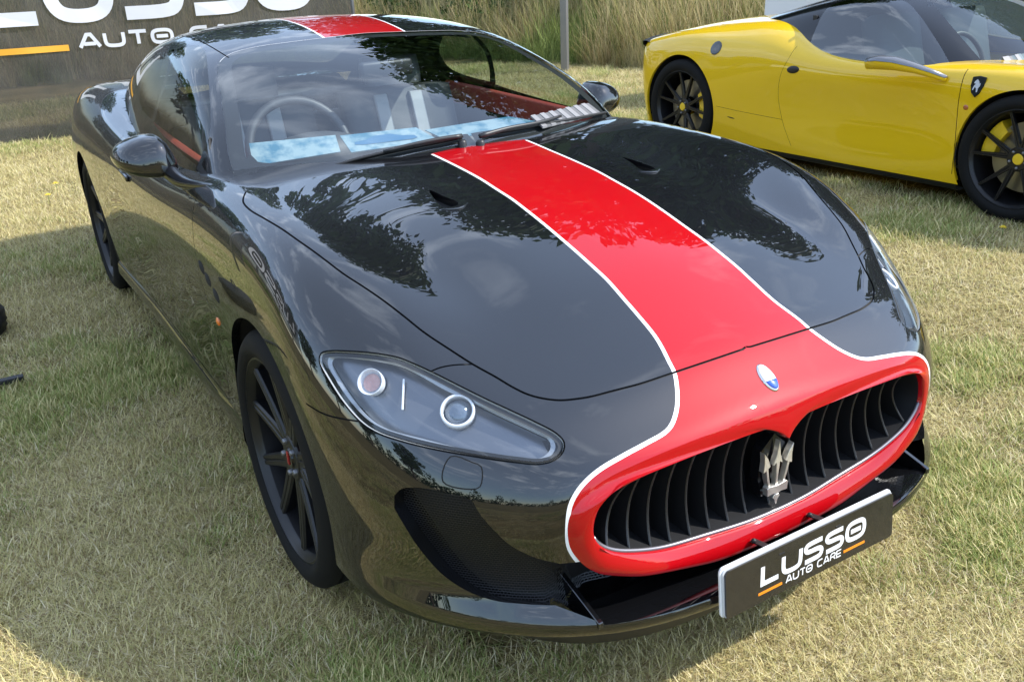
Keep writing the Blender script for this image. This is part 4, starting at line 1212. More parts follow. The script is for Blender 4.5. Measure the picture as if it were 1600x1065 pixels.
for s_ in (-1, 1):
    xs = np.linspace(-2.02, -.72, 30); V = []
    kk = SG.side(xs, np.full(30, .935))[:, 1] - .035
    for dy, z in ((.012, .945), (-.004, .953), (-.022, .94), (-.035, .86), (-.02, .70), (-.03, .5), (-.02, .3)):
        V += [(x, s_ * (k + dy), z - .03 * (x + .72)) for x, k in zip(xs, kk)]
    n = 30
    dc = new_mesh('door_card', V[:4 * n] if True else V, [(r * n + i, r * n + i + 1, (r + 1) * n + i + 1, (r + 1) * n + i) for r in range(3) for i in range(n - 1)], M_DOORRED, black_car)
    dc['label'] = 'red leather upper of the inner door'
    new_mesh('door_card_lower', V[3 * n:], [(r * n + i, r * n + i + 1, (r + 1) * n + i + 1, (r + 1) * n + i) for r in range(3) for i in range(n - 1)], M_DARKGREY, dc)
bm = bmesh.new(); bm_box(bm, (-1.6, 0, .30), (2.4, 1.4, .02)); bm_obj('cabin_floor', bm, M_DARKGREY, black_car, smooth=False)
bm = bmesh.new(); bm_box(bm, (-.62, 0, .60), (.03, 1.40, .58)); bm_obj('bulkhead', bm, M_DARKGREY, black_car, smooth=False)
# headlining just under the roof
V = []; xs = np.linspace(-1.34, -2.34, 14); ys = np.linspace(-.5, .5, 15)
for x in xs:
    P = SG.top(np.full(15, x), np.abs(ys), z0=.75)
    V += [(x, y, p[2] - .035) for y, p in zip(ys, P)]
new_mesh('headlining', V, [(r * 15 + i, r * 15 + i + 1, (r + 1) * 15 + i + 1, (r + 1) * 15 + i) for r in range(13) for i in range(14)], mat('headlining_grey', (.10, .10, .11), .8), black_car)
# interior mirror
bm = bmesh.new(); bm_box(bm, (-1.10, .0, 1.165), (.03, .22, .06), Matrix.Rotation(.15, 3, 'Z'), .012); bm_obj('cabin_mirror', bm, M_BLACKPL, black_car)
# obscuration band: dark frame just inside the glass edge
def band(C3, w):
    C3 = np.asarray(C3); N = SG.normal(C3); T = np.gradient(C3, axis=0); T /= np.linalg.norm(T, axis=1)[:, None] + 1e-9
    S = np.cross(N, T); cen_ = np.array([-.85, 0, 1.1])
    if ((cen_ - C3) * S).sum(1).mean() < 0: S = -S
    D_ = onG(C3 + S * w) - SG.normal(onG(C3 + S * w)) * .006
    E_ = C3 - N * .006; n = len(C3)
    V = np.concatenate([E_, D_]); V = np.concatenate([V, V * [1, -1, 1]])
    Fc = [(i, i + 1, n + i + 1, n + i) for i in range(n - 1)]
    new_mesh('windscreen_band', V, Fc + [tuple(2 * n + q for q in f_[::-1]) for f_ in Fc], M_GAP, black_car)
edge_top = onG(crom(ws_top, step=.02)); edge_side = onG(crom(np.concatenate([ws_top[-1:], ws_side, ws_bot[:1]]), step=.02)); edge_bot = onG(crom(ws_bot, step=.02))
band(edge_top, .042); band(edge_side, .045); band(edge_bot, .075)
# ---------------------------------------------------------------- show cards on the dashboard
M_CARD = mat('print_card', (.6, .72, .78), .5)
n_, r_ = noise_color(M_CARD, 14, (.04, .15, .22), (.26, .34, .36), 4, .6, .38, .58)
def card(c4, label):
    P = np.array(c4); N = np.cross(P[1] - P[0], P[3] - P[0]); N /= np.linalg.norm(N)
    if N[2] < 0: N = -N
    V = np.concatenate([P, P - N * .003])
    o = new_mesh('show_card', V, [(0, 1, 2, 3), (7, 6, 5, 4), (0, 4, 5, 1), (1, 5, 6, 2), (2, 6, 7, 3), (3, 7, 4, 0)], M_CARD, None, smooth=False)
    tag(o, label, 'card', 'printed show cards on the dashboard')
    e1 = P[3] - P[0]; e2 = P[1] - P[0]                        # printed picture of a car on the card
    if abs(e1[1]) < abs(e2[1]): e1, e2 = e2, e1
    car = [(.10, .62), (.12, .48), (.28, .40), (.40, .24), (.62, .22), (.74, .38), (.90, .44), (.92, .60), (.84, .66), (.20, .68)]
    new_mesh('printed_picture', [P[0] + e1 * u + e2 * v + N * .0008 for u, v in car], [tuple(range(len(car)))], mat('print_blue', (.03, .13, .24), .45), o, smooth=False)
    return o
def oncard(px4, xs_):
    return [on_plane(u, v, 0, x) for (u, v), x in zip(px4, xs_)]
card(oncard([(389, 224), (396, 259), (532, 237), (524, 211)], (-.90, -.80, -.76, -.86)), 'pale blue printed card leaning in front of the steering wheel')
card(oncard([(531, 212), (549, 238), (686, 219), (650, 199)], (-.84, -.73, -.70, -.80)), 'pale blue printed card between the steering wheel and the passenger seat')
card(oncard([(664, 203), (698, 219), (842, 190), (795, 182)], (-.79, -.68, -.72, -.82)), 'pale blue printed card lying beside the red inner door')
# ribbed silver card under the far wiper
root = thing('ribbed_card', 'silver ribbed card tucked under the wiper at the foot of the windscreen', 'card', (0, 0, 0))
M_RIB = mat('silver_rib', (.22, .215, .22), .45, .1); M_RIBD = mat('dark_rib', (.10, .10, .105), .5)
A = onglass([(826, 190), (915, 168)], .02); B = onglass([(846, 204), (937, 181)], .012)
for k in range(14):
    t0, t1 = k / 14, (k + 1) / 14
    a0, a1 = A[0] + (A[1] - A[0]) * t0, A[0] + (A[1] - A[0]) * t1; b0, b1 = B[0] + (B[1] - B[0]) * t0, B[0] + (B[1] - B[0]) * t1
    up = np.array([0, 0, .003 if k % 2 == 0 else .0])
    V = [a0 + up, a1 + up, b1 + up, b0 + up, a0 - [0, 0, .004], a1 - [0, 0, .004], b1 - [0, 0, .004], b0 - [0, 0, .004]]
    new_mesh('rib', V, [(0, 1, 2, 3), (7, 6, 5, 4), (0, 4, 5, 1), (1, 5, 6, 2), (2, 6, 7, 3), (3, 7, 4, 0)], M_RIB if k % 2 == 0 else M_RIBD, root, smooth=False)
# ================================================================ yellow mid-engined sports car
YO = np.array([-.65, 4.30, .095])
yel = thing('sports_car', 'yellow mid-engined sports car with black roof, pillars and wheels', 'car', tuple(YO))
TY = Grid([1.1, .8, .4, 0, -.3, -.6, -1.0, -1.4, -1.8, -2.2, -2.65, -3.0, -3.3, -3.55], [0, .4, .6, .75, .88, .98], [
    [.42, .42, .42, .42, .40, .36], [.56, .57, .59, .60, .56, .5], [.68, .69, .71, .735, .70, .63], [.74, .745, .765, .795, .765, .69], [.78, .78, .79, .80, .77, .70],
    [.80, .80, .795, .79, .765, .71], [.80, .80, .795, .785, .765, .71], [.85, .85, .845, .835, .79, .73], [.975, .97, .96, .935, .85, .77], [1.0, .99, .975, .945, .87, .79],
    [.965, .955, .94, .915, .865, .78], [.905, .90, .885, .865, .82, .74], [.835, .835, .825, .80, .76, .68], [.77, .77, .76, .74, .70, .62]], sym=True)
WY = Grid([1.0, .6, 0, -.5, -1.0, -1.6, -2.2, -2.65, -3.1, -3.45], [.1, .25, .4, .55, .7, .85, 1.0], [
    [.80, .82, .84, .84, .82, .78, .7], [.86, .88, .90, .90, .88, .84, .78], [.90, .92, .935, .94, .925, .88, .80], [.905, .908, .898, .905, .915, .88, .80], [.91, .905, .890, .900, .92, .88, .80],
    [.91, .915, .908, .918, .932, .90, .82], [.92, .94, .952, .958, .95, .91, .83], [.93, .95, .965, .965, .95, .91, .83], [.90, .92, .935, .935, .915, .87, .79], [.82, .84, .86, .86, .84, .79, .7]])
def f_yel(P):
    x, a, z = P[:, 0], np.abs(P[:, 1]), P[:, 2]
    t = z - TY(np.clip(x, -3.7, 1.2), np.minimum(a, 1.1))
    w = a - WY(np.clip(x, -3.6, 1.1), np.clip(z, .05, 1.1))
    b = smax(t, w, .10)
    b = smax(b, x - (1.06 - .55 * a**3 - .5 * (z - .35)**2), .14)
    return smax(b, -x - (3.40 - .32 * a**3 - .25 * (z - .75)**2), .12)
SY = Shell(f_yel, .42, -2.95, .3, L=.7, off=YO)
GYc = [.66, .775, .90, 1.04, 1.15, 1.20, 1.185, 1.13, 1.035, .93]
GY = Grid([-.12, -.3, -.5, -.75, -1.0, -1.25, -1.5, -1.8, -2.2, -2.6], [0, .2, .4, .55, .7, .85], np.array(GYc)[:, None] - np.array([0, .006, .03, .065, .12, .21])[None], sym=True)
WGY = Grid([-.2, -.8, -1.3, -1.8, -2.4, -2.8], [.7, .8, .95, 1.1, 1.2], [[.86, .83, .75, .65, .56], [.87, .84, .76, .66, .57], [.87, .84, .76, .655, .56], [.85, .80, .70, .585, .49], [.74, .66, .55, .44, .35], [.6, .52, .42, .32, .22]])
def f_yg(P):
    x, a, z = P[:, 0], np.abs(P[:, 1]), P[:, 2]
    return smax(z - GY(np.clip(x, -2.9, 0), np.minimum(a, .95)), a - WGY(np.clip(x, -2.9, 0), np.clip(z, .6, 1.3)), .08)
SYG = Shell(f_yg, .55, -2.6, -.2, L=.5, off=YO)
absP = lambda P: np.stack([P[:, 0], np.abs(P[:, 1]), P[:, 2]], 1)
hY = lambda px: absP(SY.hit(px, 3.0, 9.0)); hYG = lambda px: absP(SYG.hit(px, 3.0, 9.0))
onY = lambda P: SY.unchart(SY.chart(np.asarray(P, float))); onYG = lambda P: SYG.unchart(SYG.chart(np.asarray(P, float)))
skY = Skin(SY)
yaF = arch_poly(SY, 0, .337, .362); yaR = arch_poly(SY, -2.65, .352, .386)
skY.poly('hole', SY.chart(yaF)); skY.poly('hole', SY.chart(yaR))
yc = [[(1513, 108), (1503, 130), (1497, 165), (1494, 200), (1491, 235), (1487, 272)],
      [(1119, 166), (1160, 175), (1222, 187)],
      [(1246, 72), (1232, 92), (1219, 120), (1216, 150), (1222, 187), (1236, 228)]]
yc3 = [onY(crom(hY(c), step=.02)) for c in yc]
for c, w in zip(yc3, (.0022, .0012, .0012)): skY.ribbon('gap', c, w)
dq = np.concatenate([SY.chart(yc3[0]), SY.chart(yc3[2])[::-1]])
# the part of the body's top that lies inside the cabin is left open
ain = np.linspace(-1.78, -.05, 110); tt = np.linspace(0, 1.9, 240)
def inside_to(a):
    Pq = SY.fwd(np.full(240, a), tt); bad = np.where((f_yg(Pq) > -.004) | (Pq[:, 2] < .742))[0]
    return tt[bad[0] - 1] if len(bad) and bad[0] > 0 else 0.0
tin = np.array([inside_to(a) for a in ain])
kz = tin > 0
inq = np.concatenate([[[ain[kz][0], 0]], np.stack([ain[kz], np.convolve(np.pad(tin[kz], 2, 'edge'), np.ones(5) / 5, 'valid') * SY.L], 1), [[ain[kz][-1], 0]]])
skY.regs.insert(0, ('cabin', inq)); b_ = skY.n; skY.pts.append(inq); skY.edges += [(b_ + i, b_ + i + 1) for i in range(len(inq) - 1)]; skY.n += len(inq)
skY.poly('door', dq, constrain=False)
a_y = np.linspace(-3.7, SY.xf + SY.L * 1.5, 160); th_y = zline(SY, a_y, .15)
bot = np.stack([a_y, th_y * SY.L], 1)
skY.pts.append(bot); skY.edges += [(skY.n + i, skY.n + i + 1) for i in range(len(bot) - 1)]; skY.n += len(bot)
g = []
for a in np.arange(-3.75, SY.xf + SY.L * 1.5, .035):
    tm = np.interp(a, a_y, th_y)
    for j in range(51): g.append((a, tm * SY.L * j / 50))
skY.build(np.array(g), lambda c: (c[:, 1] < np.interp(c[:, 0], a_y, th_y * SY.L) + 1e-6))
ly = skY.lab
body = skY.mesh('body_shell', ly == 'rest', M_YELLOW, yel)
for sd in 'rl':
    skY.mesh('door', ly == 'door', M_YELLOW, yel, sd)
    for c, w in zip(yc3, (.008, .006, .006)): gap_strip('panel_gap', SY, c, w, .006, M_GAP, yel, sd)
# greenhouse
skYG = Skin(SYG)
WINY = [(1266, 76), (1300, 87), (1340, 94), (1400, 101), (1445, 104), (1484, 106), (1478, 88), (1458, 55), (1435, 22), (1415, 3), (1390, -3), (1350, -2), (1310, 4), (1292, 14), (1275, 45)]
wy = onYG(crom(hYG(WINY), closed=True, step=.03)); skYG.poly('win', SYG.chart(wy))
sl = hYG([(1538, 100), (1516, 75), (1490, 45), (1464, 14), (1450, -2)])
topw_ = SYG.top(np.array([-.93, -.97, -1.0]), np.array([.50, .3, 0]), z0=.6)
botw = SYG.top(np.array([-.20, -.22, -.28]), np.array([0, .4, .62]), z0=.55)
wsy = np.concatenate([crom(np.concatenate([sl, topw_]), step=.03), botw]); wsyq = SYG.chart(onYG(wsy)); wsyq[-3, 1] = 0
k0 = np.argmin(np.abs(wsyq[:-3, 1])); wsyq[k0, 1] = 0
skYG.poly('windscreen', wsyq)
a_yg = np.linspace(-2.8, .05, 90); th_yg = zline(SYG, a_yg, .68)
g = []
for a in np.arange(-2.75, .04, .035):
    tm = np.interp(a, a_yg, th_yg)
    for j in range(36): g.append((a, tm * SYG.L * j / 35))
skYG.build(np.array(g), lambda c: (c[:, 1] < np.interp(c[:, 0], a_yg, th_yg * SYG.L)) & (c[:, 0] < .0))
lyg = skYG.lab; cyg = skYG.P[skYG.F].mean(1)
skYG.mesh('roof', (lyg == 'rest'), M_GLOSSBLK, yel)
skYG.mesh('windscreen', lyg == 'windscreen', M_GLASS, yel)
M_YGL = glass_mat('yellow_car_side_glass', (.24, .29, .31), .13)
for sd in 'rl': skYG.mesh('side_window', lyg == 'win', M_YGL, yel, sd)
for s_ in (-1, 1):
    make_wheel(yel, (0, s_ * .815, .337), .337, .264, .235, M_YELCAL, mat('cap_yellow', (.75, .5, .02), .4), 'thin', s_, phase=.35, cal_ang=155 if s_ < 0 else 25)
    make_wheel(yel, (-2.65, s_ * .80, .352), .352, .268, .295, M_YELCAL, mat('cap_yellow'), 'thin', s_, phase=.15, cal_ang=8 if s_ < 0 else 172)
    liner(yel, 0, .337, .368, s_ * .5, s_ * .91, M_GAP); liner(yel, -2.65, .352, .392, s_ * .5, s_ * .93, M_GAP)
    for cx_, cz_, A in ((0, .337, yaF), (-2.65, .352, yaR)):
        A = A[A[:, 2] > .165]; n = len(A); B = A.copy(); B[:, 1] -= .02
        new_mesh('arch_edge', np.concatenate([A * [1, s_, 1], B * [1, s_, 1]]), [(i, i + 1, n + i + 1, n + i) for i in range(n - 1)], M_YELLOW, yel)
    # sill blade
    xs = np.linspace(-2.28, -.33, 40); k0 = SY.side(xs, np.full(40, .16)); V = []
    for dy, z in ((-.004, .165), (-.012, .15), (-.02, .12), (-.05, .105), (-.12, .11)): V += [(x, s_ * (p[1] + dy), z) for x, p in zip(xs, k0)]
    n = 40
    new_mesh('side_skirt', V, [(r * n + i, r * n + i + 1, (r + 1) * n + i + 1, (r + 1) * n + i) for r in range(4) for i in range(n - 1)], M_BLACKPL, yel)
    # fuel flap, handle, marker, badge
    def at(px): 
        p = hY([px])[0]; return p
    def blob(name, px, sx, sy, sz, m_, ry=0.0, par=yel, lift=0):
        p = at(px); nrm = SY.normal(p[None])[0]; p = p + nrm * lift; p = p * [1, s_, 1]; nrm = nrm * [1, s_, 1]
        bm = bmesh.new(); bmesh.ops.create_uvsphere(bm, u_segments=20, v_segments=12, radius=1)
        ey = Vector(nrm); ex = Vector((1, 0, 0)); ex = (ex - ey * ex.dot(ey)).normalized(); ez = ex.cross(ey)
        Rm = Matrix((ex, ey, ez)).transposed()
        bmesh.ops.transform(bm, matrix=Matrix.Translation(p) @ Rm.to_4x4() @ Matrix.Rotation(ry, 4, 'Y') @ Matrix.Diagonal((sx, sy, sz, 1)), verts=bm.verts)
        return bm_obj(name, bm, m_, par)
    if s_ < 0: blob('fuel_flap', (1119, 75), .052, .004, .050, mat('carbon', (.02, .02, .022), .25, .1, .8))
    blob('door_handle', (1239, 109), .050, .012, .024, M_BLACKPL, -.1 * s_)
    blob('marker_lamp', (1509, 168), .016, .006, .014, mat('amber_dull', (.4, .1, .02), .3, 0, 1))
    blob('flank_slot', (1142, 184), .035, .002, .004, M_GAP, .12 * s_)
    p = at((1527, 135)); nrm = SY.normal(p[None])[0]
    e1 = np.array([1, 0, 0.]); e1 -= nrm * (nrm @ e1); e1 /= np.linalg.norm(e1); e2 = np.cross(nrm, e1); e2 *= np.sign(e2[2])
    shp = [(-.036, .046), (0, .052), (.040, .046), (.036, .0), (.022, -.035), (0, -.056), (-.024, -.035), (-.037, .0)]
    V = [(p + e1 * u + e2 * v + nrm * .004) * [1, s_, 1] for u, v in shp] + [(p + e1 * u * 1.06 + e2 * v * 1.06 - nrm * .002) * [1, s_, 1] for u, v in shp]
    n = 8
    bd = new_mesh('wing_shield', V, [tuple(range(8))] + [(i, (i + 1) % n, n + (i + 1) % n, n + i) for i in range(n)], M_GLOSSBLK, yel, smooth=False)
    hs = [[(-.012, .03), (-.004, .036), (.006, .028), (.014, .012), (.020, .018), (.018, .0), (.010, -.012), (.012, -.03), (.004, -.032), (.0, -.012), (-.010, -.006), (-.016, -.024), (-.022, -.02), (-.016, .002), (-.008, .012), (-.020, .014), (-.018, .022)]]
    V = [(p + e1 * u + e2 * v + nrm * .0055) * [1, s_, 1] for u, v in hs[0]]
    new_mesh('shield_figure', V, [tuple(range(len(V)))], mat('shield_silver', (.5, .5, .52), .35, .5), bd, smooth=False)
    # mirror: grey cap over a yellow shell on a swept arm
    sect = [(-.90, -1.06, .80), (-.86, -1.09, .805), (-.78, -1.09, .815), (-.69, -1.07, .81), (-.60, -1.02, .785), (-.53, -.965, .755), (-.47, -.915, .725)]
    hh = [.030, .046, .052, .048, .036, .030, .022]; ww = [.03, .07, .09, .085, .055, .04, .03]
    for nm, top_, m_ in (('door_mirror', False, M_YELLOW), ('mirror_cap', True, mat('carbon_grey', (.16, .16, .17), .25, .3, .8))):
        V = []; k = 14
        for (x, y, z), h, w in zip(sect, hh, ww):
            for j in range(k):
                t = PI * j / (k - 1) * (1 if top_ else -1)
                V.append((x, s_ * (-y * 1 - (1 - .0) * 0 + w * .5 * math.cos(t)) , z + (h * .55 if top_ else h * .95) * math.sin(t) + (.002 if top_ else 0)))
        Fc = [(i * k + j, i * k + j + 1, (i + 1) * k + j + 1, (i + 1) * k + j) for i in range(len(sect) - 1) for j in range(k - 1)] + [tuple(range(k)), tuple(range((len(sect) - 1) * k, len(sect) * k))]
        o = new_mesh(nm, V, Fc, m_, yel)
# tail spoiler, engine cover strip, underside, simple cabin
V = []; ys = np.linspace(-.86, .86, 30)
for dx_, dz_ in ((.02, -.012), (.0, .018), (-.05, .03), (-.085, .028), (-.085, .0), (-.03, -.03)):
    for y in ys: V.append((-3.29 + .28 * abs(y)**3 + dx_, y, .815 - .05 * abs(y)**3 + dz_))
new_mesh('tail_spoiler', V, [(r * 30 + i, r * 30 + i + 1, (r + 1) * 30 + i + 1, (r + 1) * 30 + i) for r in range(5) for i in range(29)], M_BLACKPL, yel)
bm = bmesh.new(); bm_box(bm, (-1.3, 0, .17), (3.2, 1.3, .02)); bm_obj('underbody', bm, M_GAP, yel, smooth=False)
bm = bmesh.new(); bm_box(bm, (-.48, 0, .70), (.34, 1.3, .12), None, .04); bm_obj('dashboard', bm, M_DASH, yel)
for y in (-.36, .36):
    bm = bmesh.new(); bm_box(bm, (-1.22, y, .72), (.14, .46, .62), Matrix.Rotation(-.28, 3, 'Y'), .06); bm_obj('seat', bm, mat('pale_seat', (.22, .23, .23), .6), yel)
bm = bmesh.new(); bm_box(bm, (-1.62, 0, .72), (.03, 1.4, .6)); bm_obj('bulkhead', bm, M_DARKGREY, yel, smooth=False)
cw = np.array([-.72, -.37, .76]); pts = [cw + np.array([-.07 * math.sin(t), .17 * math.cos(t), .155 * math.sin(t)]) for t in np.linspace(0, 2 * PI, 33)]
tube('steering_wheel', pts, .015, M_BLACKPL, yel, 8, caps=False)
# ribbed card on its windscreen too
rootY = thing('ribbed_card', 'silver ribbed card lying at the base of the windscreen of the yellow car', 'card', tuple(YO))
A = SYG.hit([(1566, 92), (1640, 78)], 3, 9); B = SYG.hit([(1572, 102), (1650, 90)], 3, 9)
for k in range(8):
    t0, t1 = k / 8, (k + 1) / 8
    a0, a1 = A[0] + (A[1] - A[0]) * t0, A[0] + (A[1] - A[0]) * t1; b0, b1 = B[0] + (B[1] - B[0]) * t0, B[0] + (B[1] - B[0]) * t1
    u_ = np.array([0, 0, .010 if k % 2 == 0 else .007])
    V = [a0 + u_, a1 + u_, b1 + u_, b0 + u_, a0, a1, b1, b0]
    new_mesh('rib', V, [(0, 1, 2, 3), (7, 6, 5, 4), (0, 4, 5, 1), (1, 5, 6, 2), (2, 6, 7, 3), (3, 7, 4, 0)], M_RIB if k % 2 == 0 else M_RIBD, rootY, smooth=False)
# slim upright headlamps on its front wings
for s_ in (-1, 1):
    Pq = SY.top(np.linspace(.30, .74, 9), np.linspace(.70, .76, 9)); Nq = SY.normal(Pq)
    wq = np.array([.006, .03, .042, .048, .05, .048, .04, .026, .006]); V = []
    for p, n_, w in zip(Pq, Nq, wq):
        s3 = np.cross(n_, [1, 0, 0]); s3 /= np.linalg.norm(s3)
        for k, l in ((-1, -.002), (-.6, .006), (0, .009), (.6, .006), (1, -.002)): V.append((p + s3 * w * k + n_ * l) * [1, s_, 1])
    new_mesh('headlight', V, [(i * 5 + j, i * 5 + j + 1, (i + 1) * 5 + j + 1, (i + 1) * 5 + j) for i in range(8) for j in range(4)], mat('lamp_cover_grey', (.10, .11, .12), .1, .4, 1.0), yel)
# ================================================================ field
def ss(a, b, x):
    t = np.clip((x - a) / (b - a), 0, 1); return t * t * (3 - 2 * t)
def gz(x, y):
    """ground height: level under the black car, rising gently towards the yellow one and the bank"""
    x = np.asarray(x, float); y = np.asarray(y, float)
    return .095 * ss(1.3, 3.1, y) + .004 * np.sin(x * 1.7 + y * .6) * np.sin(y * 1.3 - x * .4) * ss(1.6, 3.0, np.hypot(x + 1.3, y * 1.5) - .4)
def lattice(seed):
    r = np.random.default_rng(seed).random((64, 64))
    def f(x, y):
        x = np.asarray(x, float); y = np.asarray(y, float)
        i = np.floor(x).astype(int); j = np.floor(y).astype(int); u = x - i; v = y - j
        u = u * u * (3 - 2 * u); v = v * v * (3 - 2 * v)
        g_ = lambda a, b: r[a % 64, b % 64]
        return (g_(i, j) * (1 - u) + g_(i + 1, j) * u) * (1 - v) + (g_(i, j + 1) * (1 - u) + g_(i + 1, j + 1) * u) * v
    return f
nz1, nz2, nz3 = lattice(1), lattice(2), lattice(3)
def patch(x, y):
    return .5 * nz1(x * 1.1, y * 1.1) + .3 * nz2(x * 3.1 + 5, y * 3.1) + .2 * nz3(x * 8, y * 8 + 3)
gx = np.unique(np.concatenate([np.linspace(-320, -16, 16), np.arange(-16, 8, .4), np.linspace(8, 320, 14)]))
gy = np.unique(np.concatenate([np.linspace(-320, -12, 16), np.arange(-12, 18, .4), np.linspace(18, 320, 14)]))
GX, GY_ = np.meshgrid(gx, gy, indexing='ij'); GZ = gz(GX, GY_)
V = np.stack([GX.ravel(), GY_.ravel(), GZ.ravel()], 1); m_ = len(gy)
Fc = [(i * m_ + j, (i + 1) * m_ + j, (i + 1) * m_ + j + 1, i * m_ + j + 1) for i in range(len(gx) - 1) for j in range(m_ - 1)]
M_GROUND = mat('dry_lawn', (.2, .18, .08), .95, spec=.1)
nt = M_GROUND.node_tree; bs = nt.nodes['Principled BSDF']
geo = nt.nodes.new('ShaderNodeNewGeometry')
def pos_noise(nt, geo, scale, detail=4, rough=.6):
    n = nt.nodes.new('ShaderNodeTexNoise'); n.inputs['Scale'].default_value = scale; n.inputs['Detail'].default_value = detail; n.inputs['Roughness'].default_value = rough
    nt.links.new(geo.outputs['Position'], n.inputs['Vector']); return n
def ramp2(nt, src, p0, c0, p1, c1):
    r = nt.nodes.new('ShaderNodeValToRGB'); r.color_ramp.elements[0].position = p0; r.color_ramp.elements[0].color = (*c0, 1)
    r.color_ramp.elements[1].position = p1; r.color_ramp.elements[1].color = (*c1, 1); nt.links.new(src, r.inputs[0]); return r
nA = pos_noise(nt, geo, 1.3); rA = ramp2(nt, nA.outputs['Fac'], .38, (.15, .135, .055), .62, (.33, .26, .12))
nB = pos_noise(nt, geo, 55, 3); rB = ramp2(nt, nB.outputs['Fac'], .35, (.25, .25, .25), .7, (1.15, 1.1, 1.0))
mul = nt.nodes.new('ShaderNodeMix'); mul.data_type = 'RGBA'; mul.blend_type = 'MULTIPLY'; mul.inputs['Factor'].default_value = 1
nt.links.new(rA.outputs[0], mul.inputs['A']); nt.links.new(rB.outputs[0], mul.inputs['B']); nt.links.new(mul.outputs['Result'], bs.inputs['Base Color'])
ground = new_mesh('ground', V, Fc, M_GROUND); ground['kind'] = 'structure'

# ---- grass: small clumps of blades scattered over the lawn
def blade_mat(name, c0, c1, tr=.35):
    M_ = bpy.data.materials.new(name); M_.use_nodes = True; nt = M_.node_tree
    bs = nt.nodes['Principled BSDF']; bs.inputs['Roughness'].default_value = .6; bs.inputs['Specular IOR Level'].default_value = .25
    oi = nt.nodes.new('ShaderNodeObjectInfo'); r = ramp2(nt, oi.outputs['Random'], 0, c0, 1, c1)
    nt.links.new(r.outputs[0], bs.inputs['Base Color'])
    tl = nt.nodes.new('ShaderNodeBsdfTranslucent'); nt.links.new(r.outputs[0], tl.inputs['Color'])
    mx_ = nt.nodes.new('ShaderNodeMixShader'); mx_.inputs[0].default_value = tr
    nt.links.new(bs.outputs[0], mx_.inputs[1]); nt.links.new(tl.outputs[0], mx_.inputs[2]); nt.links.new(mx_.outputs[0], nt.nodes['Material Output'].inputs[0])
    return M_
M_STRAW = blade_mat('straw_blade', (.54, .45, .19), (.80, .71, .38))
M_GREEN = blade_mat('green_blade', (.22, .29, .065), (.40, .45, .15))
M_OLIVE = blade_mat('olive_blade', (.37, .35, .12), (.60, .54, .23))
def clump(name, nb, rad, h0, h1, w, lean, mats, seed, flat=0.0):
    r = np.random.default_rng(seed); V = []; Fc = []; mi = []
    for b in range(nb):
        a = r.random() * 2 * PI; q = rad * math.sqrt(r.random()); p = np.array([q * math.cos(a), q * math.sin(a), -.004])
        d = r.random() * 2 * PI; h = h0 + (h1 - h0) * r.random(); ln = lean * (.3 + r.random()) * h
        if r.random() < flat: ln *= 2.6; h *= .35
        dirv = np.array([math.cos(d), math.sin(d), 0]); s = np.array([-dirv[1], dirv[0], 0]) * w * (.6 + .7 * r.random()) / 2
        b0 = len(V)
        for t, ww in ((0, 1), (.45, .85), (.8, .5)):
            c = p + dirv * ln * t**1.7 + np.array([0, 0, h * (t - .12 * t * t)]); V += [c - s * ww, c + s * ww]
        V.append(p + dirv * ln + np.array([0, 0, h * .88]))
        Fc += [(b0, b0 + 1, b0 + 3, b0 + 2), (b0 + 2, b0 + 3, b0 + 5, b0 + 4), (b0 + 4, b0 + 5, b0 + 6)]
        k = int(r.random() * len(mats)); mi += [k] * 3
    me = bpy.data.meshes.new(name); me.from_pydata([tuple(v) for v in V], [], Fc); me.shade_smooth()
    for m_ in mats: me.materials.append(m_)
    me.polygons.foreach_set('material_index', mi)
    return bpy.data.objects.new(name, me)
def scatter(name, sources, P, rot, scl, idx):
    """one object whose vertices carry clumps (geometry nodes)"""
    c = bpy.data.collections.new(name + '_sources')
    for o in sources: c.objects.link(o)
    me = bpy.data.meshes.new(name); n = len(P)
    me.vertices.add(n); me.vertices.foreach_set('co', np.asarray(P, np.float32).ravel())
    at = me.attributes.new('rot', 'FLOAT_VECTOR', 'POINT'); at.data.foreach_set('vector', np.asarray(rot, np.float32).ravel())
    at = me.attributes.new('scl', 'FLOAT_VECTOR', 'POINT'); at.data.foreach_set('vector', np.asarray(scl, np.float32).ravel())
    at = me.attributes.new('idx', 'INT', 'POINT'); at.data.foreach_set('value', np.asarray(idx, np.int32))
    o = bpy.data.objects.new(name, me); COL.objects.link(o)
    ng = bpy.data.node_groups.new(name, 'GeometryNodeTree')
    ng.interface.new_socket('Geometry', in_out='INPUT', socket_type='NodeSocketGeometry'); ng.interface.new_socket('Geometry', in_out='OUTPUT', socket_type='NodeSocketGeometry')
    N = ng.nodes.new; gi = N('NodeGroupInput'); go = N('NodeGroupOutput'); iop = N('GeometryNodeInstanceOnPoints'); ci = N('GeometryNodeCollectionInfo')
    ci.inputs['Collection'].default_value = c; ci.inputs['Separate Children'].default_value = True; ci.inputs['Reset Children'].default_value = True
    def na(nm, ty):
        q = N('GeometryNodeInputNamedAttribute'); q.data_type = ty; q.inputs['Name'].default_value = nm; return q.outputs['Attribute']
    L = ng.links.new
    L(gi.outputs[0], iop.inputs['Points']); L(ci.outputs[0], iop.inputs['Instance']); iop.inputs['Pick Instance'].default_value = True
    L(na('idx', 'INT'), iop.inputs['Instance Index'])
    er = N('FunctionNodeEulerToRotation'); L(na('rot', 'FLOAT_VECTOR'), er.inputs[0]); L(er.outputs[0], iop.inputs['Rotation'])
    L(na('scl', 'FLOAT_VECTOR'), iop.inputs['Scale']); L(iop.outputs[0], go.inputs[0])
    md = o.modifiers.new('scatter', 'NODES'); md.node_group = ng
    o['kind'] = 'stuff'
    return o
